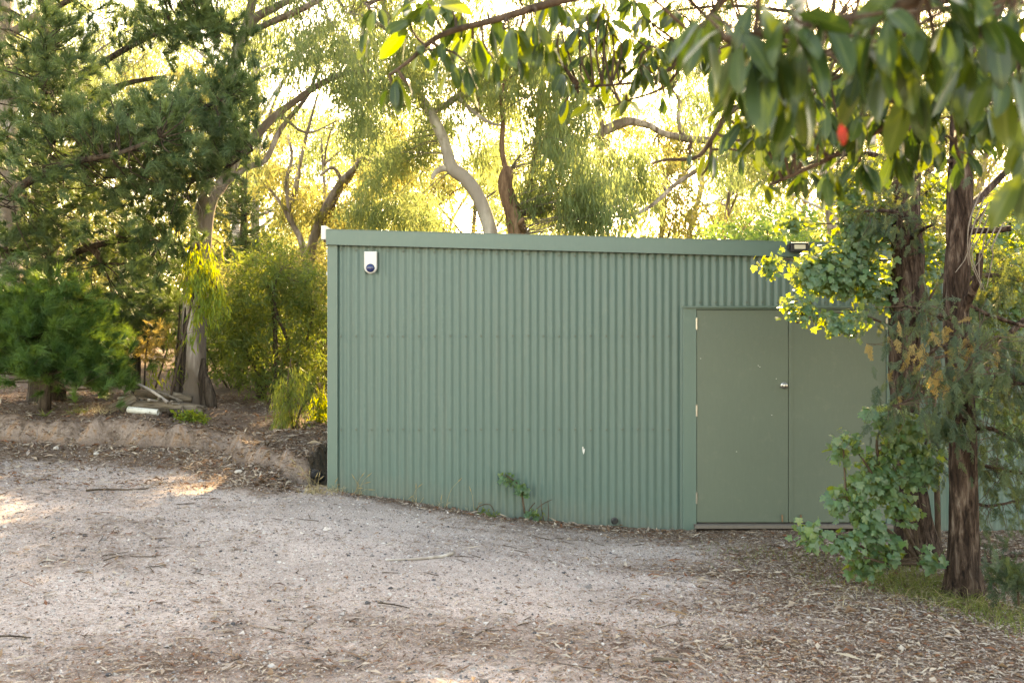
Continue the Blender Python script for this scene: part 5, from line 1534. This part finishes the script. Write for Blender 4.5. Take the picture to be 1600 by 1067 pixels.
# shady seedling plants under the right trunks
Y = 6.6
bb = gp(1590, 930, Y, 0)
t = Tree('conifer_seedling', 'dark green feathery conifer seedling at the far right under the cypress', 'shrub', bb, M['twig'])
t.branch([(1592, 945, Y, 4), (1590, 915, Y, 3), (1586, 885, Y, 1.6)], 10, 6)
c = blobs([(1575, 905, 40, 22, Y, .22, 46), (1600, 920, 40, 20, Y, .25, 36)])
t.part('foliage', sprays(c, nrm(rng.normal(size=c.shape) * .6 + np.array([0, -.2, .5])), .5), M['scale_leaf'], kind='stuff')

# ------------------------------------------------------------------ big leaved tree hanging over the view
def big_leaf():
    nl, nw = 8, 4
    V, U, W_ = [], [], []
    for i in range(nl + 1):
        t = i / nl
        wd = .5 * (math.sin(math.pi * t ** 1.12) ** .6) * .37 if 0 < i < nl else .008
        for j in range(nw + 1):
            u = j / nw * 2 - 1
            V.append((u * wd, t, -.26 * (t - .25) ** 2 + .10 * abs(u) * wd * 2 + .012 * math.sin(t * 9 + u)))
            U.append(abs(u)); W_.append(t)
    n = nw + 1
    Fc = np.array([[i * n + j, i * n + j + 1, (i + 1) * n + j + 1, (i + 1) * n + j] for i in range(nl) for j in range(nw)])
    st, fst = tube(np.array([[0, -.14, .015], [0, -.07, .0], [0, .01, -.012]]), .010, 5, cap=False)
    k = len(V)
    V = np.vstack([np.array(V), st])
    Fc = np.concatenate([Fc, fst[0] + k])
    return V, Fc, np.concatenate([U, np.zeros(len(st))]), np.concatenate([W_, np.zeros(len(st))])
BL = big_leaf()
def overhanging_tree():
    bx, by = 3.5, 2.4
    b = np.array([bx, by, g1(bx, by)])
    t = Tree('broadleaf_tree', 'glossy large leaved tree hanging into the top right of the view', 'tree', b, M['twig'])
    def wl(rows, n, seg=9, name='branch'):
        s = spline(rows, n)
        t.limb.append(s[:, :3])
        t.part(name, tube(s[:, :3], s[:, 3], seg, .1, (5, 5), 5), M['dark_bark'] if name == 'trunk' else M['twig'], True)
    def R4(p, r): return (*p, r)
    wl([(bx, by, b[2] - .1, .16), (bx - .05, by, 1.2, .13), (bx - .15, by + .05, 2.4, .11), (bx - .3, by + .1, 3.3, .08), (bx - .4, by + .2, 4.3, .05)], 30, 14, 'trunk')
    top = (bx - .2, by + .05, 2.8)
    wl([R4(top, .05), R4(P(1500, -190, 2.9), .035), R4(P(1080, -50, 3.0), .022), R4(P(880, 0, 3.05), .014), R4(P(780, 30, 3.05), .011), R4(P(690, 55, 3.05), .009), R4(P(640, 95, 3.0), .006), R4(P(608, 118, 3.0), .004)], 50)
    wl([R4(P(1000, -25, 3.0), .012), R4(P(850, -30, 3.2), .009), R4(P(700, -20, 3.3), .007), R4(P(570, 5, 3.3), .004)], 24)
    wl([R4(top, .04), R4(P(1300, -60, 3.5), .02), R4(P(1090, 50, 3.6), .010), R4(P(1050, 105, 3.6), .008), R4(P(1000, 128, 3.6), .006), R4(P(900, 137, 3.6), .003)], 40)
    wl([R4(P(1085, 60, 3.6), .008), R4(P(1045, 130, 3.7), .006), R4(P(990, 155, 3.7), .004), R4(P(935, 172, 3.7), .002)], 20)
    wl([R4(top, .045), R4(P(1700, 60, 2.7), .02), R4(P(1560, 130, 2.7), .014), R4(P(1400, 190, 2.8), .010), R4(P(1290, 250, 2.9), .007), R4(P(1200, 290, 3.0), .004)], 40)
    wl([R4(P(1420, 180, 2.8), .009), R4(P(1330, 100, 2.7), .007), R4(P(1200, 60, 2.6), .005), R4(P(1110, 80, 2.6), .003)], 24)
    wl([R4(top, .04), R4(P(1750, -60, 1.7), .015), R4(P(1560, -40, 1.55), .010), R4(P(1400, 10, 1.5), .008), R4(P(1260, 40, 1.5), .006), R4(P(1130, 60, 1.5), .004)], 40)
    wl([R4(P(1560, 130, 2.7), .010), R4(P(1530, 180, 2.9), .007), R4(P(1495, 215, 3.0), .006), R4(P(1500, 250, 3.0), .004)], 20)
    wl([R4(P(1290, 60, 3.4), .012), R4(P(1150, 170, 3.3), .009), R4(P(1120, 205, 3.2), .008), R4(P(1090, 245, 3.2), .007), R4(P(1040, 250, 3.2), .005), R4(P(1018, 256, 3.2), .004)], 30)
    wl([R4(P(1112, 215, 3.2), .006), R4(P(1108, 255, 3.2), .005), R4(P(1096, 275, 3.2), .003)], 10)
    # cluster tips: (px, py, depth, number of leaves, leaf length)
    tips = [(575, 45, 3.2, 4, .12), (590, 12, 3.2, 5, .12), (640, 35, 3.0, 5, .13), (668, 5, 3.0, 5, .14), (625, 120, 3.0, 6, .10), (612, 138, 3.0, 3, .09), (690, 70, 3.0, 5, .12), (655, 75, 3.0, 4, .10), (705, 95, 3.0, 5, .13), (730, 100, 2.95, 4, .13),
            (740, 50, 3.1, 6, .13), (770, 90, 3.0, 5, .13), (765, 20, 3.1, 6, .14), (800, 40, 3.0, 6, .15), (810, 75, 3.0, 4, .12), (835, 25, 3.0, 5, .14), (850, 60, 3.0, 3, .13), (720, 15, 3.1, 5, .13), (690, -10, 3.1, 6, .13), (860, -5, 3.2, 5, .13), (640, -5, 3.2, 5, .13),
            (880, 20, 3.5, 4, .12), (880, 60, 3.6, 4, .11), (905, 40, 3.6, 5, .12), (920, 85, 3.6, 5, .11), (950, 30, 3.6, 6, .12), (960, 90, 3.7, 5, .11), (985, 55, 3.7, 6, .12), (1010, 20, 3.6, 5, .12), (1020, 90, 3.6, 5, .11), (1045, 60, 3.6, 5, .11), (1060, 20, 3.6, 5, .12), (900, 125, 3.6, 4, .10), (935, 150, 3.7, 4, .10), (980, 150, 3.7, 4, .10), (890, 150, 3.6, 2, .10), (1040, 150, 3.6, 3, .10),
            (1075, 235, 3.2, 3, .08), (1110, 235, 3.2, 4, .10), (1150, 215, 3.3, 5, .10), (1130, 170, 3.3, 4, .11), (1196, 285, 3.0, 4, .09), (1250, 270, 3.0, 3, .11), (1215, 262, 3.0, 3, .09), (1243, 240, 3.0, 3, .12), (1170, 240, 3.2, 4, .1),
            (1405, 235, 2.85, 5, .12), (1440, 215, 2.8, 5, .12), (1480, 225, 3.0, 5, .12), (1510, 240, 3.0, 5, .12), (1540, 170, 2.7, 6, .12), (1555, 110, 2.6, 6, .12), (1340, 210, 2.9, 5, .12), (1370, 180, 2.8, 6, .12), (1300, 220, 2.9, 5, .11), (1450, 150, 2.7, 6, .12), (1500, 160, 2.7, 5, .12), (1270, 210, 2.9, 5, .11), (1395, 150, 2.8, 6, .12),
            (1330, 120, 2.7, 6, .12), (1250, 90, 2.6, 6, .12), (1180, 80, 2.6, 6, .12), (1120, 90, 2.6, 5, .12), (1420, 90, 2.7, 6, .12), (1500, 90, 2.6, 6, .12), (1580, 60, 2.5, 6, .12), (1200, 150, 2.8, 5, .12), (1270, 150, 2.8, 5, .12), (1150, 120, 2.9, 5, .12),
            (1100, 20, 1.6, 4, .13), (1150, 45, 1.5, 5, .14), (1195, 60, 1.5, 5, .15), (1230, 20, 1.45, 5, .14), (1250, 70, 1.5, 4, .15), (1290, 30, 1.45, 5, .14), (1310, 80, 1.5, 5, .14), (1340, 40, 1.5, 5, .14), (1380, 20, 1.45, 5, .14), (1375, 85, 1.55, 4, .13), (1430, 30, 1.5, 5, .14), (1480, 20, 1.5, 5, .14), (1540, 20, 1.5, 5, .14), (1580, 10, 1.55, 5, .14), (1180, 0, 1.5, 5, .14), (1290, -20, 1.5, 5, .14), (1400, -20, 1.5, 5, .14), (1500, -30, 1.5, 5, .14), (1620, 60, 1.6, 5, .14), (1520, 70, 1.6, 4, .14),
            *[(rng.uniform(860, 1120), rng.uniform(-10, 120), rng.uniform(3.3, 3.9), 5, .11) for k in range(26)],
            *[(rng.uniform(1100, 1620), rng.uniform(-20, 150), rng.uniform(1.5, 2.0), 4, .13) for k in range(14)],
            *[(rng.uniform(1120, 1620), rng.uniform(60, 270) - (60 if k % 3 else 0), rng.uniform(2.5, 3.2), 6, .12) for k in range(62)],
            *[(rng.uniform(900, 1900), rng.uniform(-420, -50), rng.uniform(2.3, 4.2), 6, .14) for k in range(190)],  # unseen canopy tips above the view, added to shade the leaves below
            (1610, 270, 1.7, 4, .13), (1625, 160, 1.8, 5, .14), (1605, 215, 1.9, 4, .13)]
    lim = t.limbs()
    pos, fr, sz_, pale = [], [], [], []
    tw = []
    for px, py, Y, n, L in tips:
        if Y < 2.1 and 1265 < px < 1350 and py > 60:
            continue
        q = P(px, py, Y)
        a = lim[np.argmin(((lim - q) ** 2).sum(1))]
        out = nrm(q - a + np.array([1e-5, 0, 0]))
        if np.linalg.norm(q - a) > .02:
            tw.append(tube(spline([a, (a + q) / 2 + rng.normal(size=3) * .02, q], 6), np.linspace(.005, .003, 6), 5, cap=False))
        ph = rng.uniform(0, 6.28)
        for k in range(n):
            an = ph + k * 2.4
            h = np.array([math.cos(an), math.sin(an), 0])
            d = nrm(out * .35 + h * .42 + np.array([0, 0, -.85]) + rng.normal(size=3) * .22)
            up = nrm(h * .8 + np.array([0, -.35, .35]) + rng.normal(size=3) * .3)
            ll = L * (.66 if Y < 2 else .76) * math.exp(rng.normal() * .15)
            pos.append(q + d * ll * .16 + rng.normal(size=3) * .008); fr.append(frames(d[None], up[None])[0]); sz_.append(ll)
    pos, fr, sz_ = np.array(pos), np.array(fr), np.array(sz_)
    if tw:
        t.part('twigs', merge_tubes(tw), M['twig'], kind='stuff')
    me = mesh_data('leaf', BL[0], BL[1], M['big_leaf'], True, {'u': BL[2], 'v': BL[3]})
    px_ = CX + pos[:, 0] / pos[:, 1] * F; py_ = CY - (pos[:, 2] - CAMZ) / pos[:, 1] * F
    score = sz_ / pos[:, 1] * ((px_ > 0) & (px_ < 1640) & (py_ > -60)) * (py_ > -60)
    order = np.argsort(-score)
    def put(name, i, me_, label=None, s=1.0):
        o = bpy.data.objects.new(name, me_)
        COL.objects.link(o); o.parent = t.o
        A = fr[i] * sz_[i] * s
        o.matrix_local = Matrix([[*A[0], pos[i][0] - t.base[0]], [*A[1], pos[i][1] - t.base[1]], [*A[2], pos[i][2] - t.base[2]], [0, 0, 0, 1]])
        if label:
            o['label'] = label
        return o
    yel = mesh_data('leaf', BL[0], BL[1], M['yellow_leaf'], True, {'u': BL[2], 'v': BL[3]})
    lit_leaf = mesh_data('leaf', BL[0], BL[1], M['sunlit_big_leaf'], True, {'u': BL[2], 'v': BL[3]})
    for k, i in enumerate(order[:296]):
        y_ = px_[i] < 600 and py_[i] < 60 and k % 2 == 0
        put('leaf', i, yel if y_ else lit_leaf if px_[i] < 900 else me, 'yellowing leaf' if y_ else None)
    rest = order[296:]
    t.part('leaves', scatter(BL[0], BL[1], fr[rest] * sz_[rest][:, None, None], pos[rest], rng.random(len(rest)), {'u': BL[2], 'v': BL[3]}), M['big_leaf'], True, kind='stuff')
    # one red leaf and small red buds
    red = mesh_data('leaf', BL[0] * np.array([1.35, 1, 1]), BL[1], M['red_leaf'], True, {'u': BL[2], 'v': BL[3]})
    o = bpy.data.objects.new('leaf', red); COL.objects.link(o); o.parent = t.o
    q = P(1314, 194, 1.42) - t.base
    A = frames(np.array([[.12, -.1, -1]]), np.array([[.1, -1, .1]]))[0] * .030
    o.matrix_local = Matrix([[*A[0], q[0]], [*A[1], q[1]], [*A[2], q[2]], [0, 0, 0, 1]])
    o['label'] = 'single bright red leaf'
overhanging_tree()

# ------------------------------------------------------------------ grass, weeds along the wall
def blades(x, y, L, lean=.5, wd=.004):
    n = len(x)
    z = gz(x, y)
    b = np.stack([x, y, z - .01], 1)
    d = nrm(rng.normal(size=(n, 3)) * np.array([lean, lean, .15]) + np.array([0, 0, 1]))
    s = nrm(np.cross(d, rng.normal(size=(n, 3)))) * wd * .5
    ll = (L * np.exp(rng.normal(size=n) * .35))[:, None]
    h = nrm(d * np.array([1, 1, 0]) + 1e-6)
    m = b + d * ll * .55
    e = b + d * ll * .9 + h * ll * .3 - np.array([0, 0, .12]) * ll
    v = np.stack([b - s, b + s, m + s * .8, m - s * .8, e], 1).reshape(-1, 3)
    i = np.arange(n)[:, None] * 5
    f = np.concatenate([i + np.array([[0, 1, 2]]), i + np.array([[0, 2, 3]]), i + np.array([[3, 2, 4]])])
    return v, f, {'rnd': np.repeat(rng.random(n), 5)}
cx_, cy_ = [], []
for px, py, n, sp_ in [(1360, 905, 260, .10), (1390, 915, 340, .13), (1425, 925, 380, .14), (1460, 930, 340, .13), (1400, 895, 200, .10), (1490, 940, 240, .12), (1560, 965, 260, .14), (1590, 975, 240, .14), (1345, 890, 120, .08), (1530, 955, 220, .14), (1440, 905, 200, .10), (1480, 915, 160, .08), (1300, 880, 60, .10), (1230, 870, 60, .12), (1180, 865, 50, .12), (1260, 900, 40, .12), (1600, 920, 120, .12), (1545, 905, 100, .1), (1290, 910, 40, .1), (1150, 880, 24, .1), (1110, 860, 20, .1)]:
    g = on_ground(px, py)
    cx_.append(g[0] + rng.normal(size=n) * sp_); cy_.append(g[1] + rng.normal(size=n) * sp_ * 1.6)
x, y = np.concatenate(cx_), np.concatenate(cy_)
v, f, a = blades(x, y, .085)
link('grass', mesh_data('grass', v, f, M['grass'], False, a), kind='stuff', label='short green grass around the feet of the cypress trunks')
n = 260
g = on_ground(1500, 945)
x, y = g[0] + rng.normal(size=n) * .55, g[1] + rng.normal(size=n) * .25
v, f, a = blades(x, y, .12, .9, .003)
link('dry_grass', mesh_data('dry_grass', v, f, M['dry_grass'], False, a), kind='stuff', label='dry straw among the green grass below the nearer cypress')

def seed_grass(label, px, py, Y, stems, n_blades, sp=.05, mat='dry_grass'):
    g = gp(px, py, Y, 0)
    t = Thing('dry_grass_tuft', label, 'grass tuft', g)
    ts, heads = [], []
    for (ex, ey) in stems:
        e = P(ex, ey, Y - .03)
        b = g + np.array([rng.normal() * sp * .4, rng.normal() * .02, 0])
        m = (b + e) / 2 + np.array([(b[0] - e[0]) * .15, 0, .03])
        q = spline([b, m, e], 8)
        ts.append(tube(q, np.linspace(.0022, .001, 8), 4, cap=False))
        d = nrm(q[-1] - q[-3])
        hp = np.stack([e - d * .05, e - d * .02, e + d * .02])
        ts.append(tube(hp, [.001, .006, .001], 5, cap=False))
    t.part('stalks', merge_tubes(ts), M[mat if mat == 'dry_grass' else 'dry_grass'], kind='stuff')
    if n_blades:
        x = g[0] + rng.normal(size=n_blades) * sp; y = g[1] + rng.normal(size=n_blades) * .03
        t.part('blades', blades(x, y, .10, .6, .004), M['dry_grass'], kind='stuff')
seed_grass('straw coloured seeding grass clump in front of the gap beside the shed', 492, 772, 9.5, [(455, 717), (458, 726), (470, 730), (484, 735), (496, 740), (500, 738), (466, 740), (504, 745)], 110, .07)
seed_grass('thin dry grass stalks with seed heads against the wall near the left corner', 562, 775, 9.66, [(551, 743), (558, 753), (568, 740), (579, 740), (577, 753), (583, 765), (560, 762)], 14, .08)
seed_grass('two dry grass stalks leaning on the shed wall below the siren', 645, 788, 9.66, [(650, 757), (658, 757), (640, 778)], 10, .06)
seed_grass('single long dry grass stalk slanting across the wall', 688, 796, 9.66, [(720, 748), (690, 775)], 12, .05)
seed_grass('fine dry stalk left of the fallen leafy twig', 741, 800, 9.66, [(734, 762), (752, 785)], 6, .04)
seed_grass('short green grass sprouting at the left shed corner', 522, 768, 9.66, [(527, 748), (530, 757)], 50, .06)

# leafy weed growing up the wall
Y = 9.62
bb = gp(823, 808, Y, 0)
broad_shrub('weed', 'leafy green weed growing against the foot of the corrugated wall', bb, M['twig'],
    [[(822, 812, Y, 3.4), (818, 790, Y, 3), (815, 770, Y, 2.4), (808, 755, Y, 2), (790, 742, Y, 1.4)], [(824, 812, Y, 2.6), (828, 795, Y, 2), (836, 785, Y, 1.4)]],
    [(787, 742, 6, 6, Y, .03, 4), (800, 752, 8, 7, Y, .03, 6), (812, 762, 12, 9, Y - .02, .04, 11), (822, 770, 8, 6, Y - .02, .03, 5), (832, 800, 9, 8, Y, .03, 6)], .045, 3, 60, M['lobed_leaf'], 'weed', .02)
t = shrub('fallen_twig', 'fallen twig with a few green leaves lying at the wall foot', 9.6,
      [[(742, 800, 9.6, 2), (750, 790, 9.6, 1.8), (765, 788, 9.6, 1.6), (772, 798, 9.6, 1.2)]], [(760, 800, 14, 4, 9.58, .04, 7), (774, 800, 6, 4, 9.58, .03, 4)], M['wattle_leaf'], 5, .055, .016, M['twig'], .3, .3, .8, .03, 'twig', tw=9)
t = shrub('weed', 'thin wispy green stalks right of the leafy weed on the wall', 9.64,
      [[(850, 815, 9.64, 1.6), (847, 800, 9.64, 1.4), (845, 780, 9.64, 1)], [(856, 815, 9.64, 1.6), (857, 800, 9.64, 1.2), (856, 782, 9.64, 1)], [(838, 795, 9.64, 1.4), (850, 786, 9.64, 1.4), (863, 780, 9.64, 1)]], [(850, 800, 6, 8, 9.64, .02, 4)], M['grass'], 3, .04, .006, M['twig'], .3, .3, .8, .02, 'weed', tw=9)
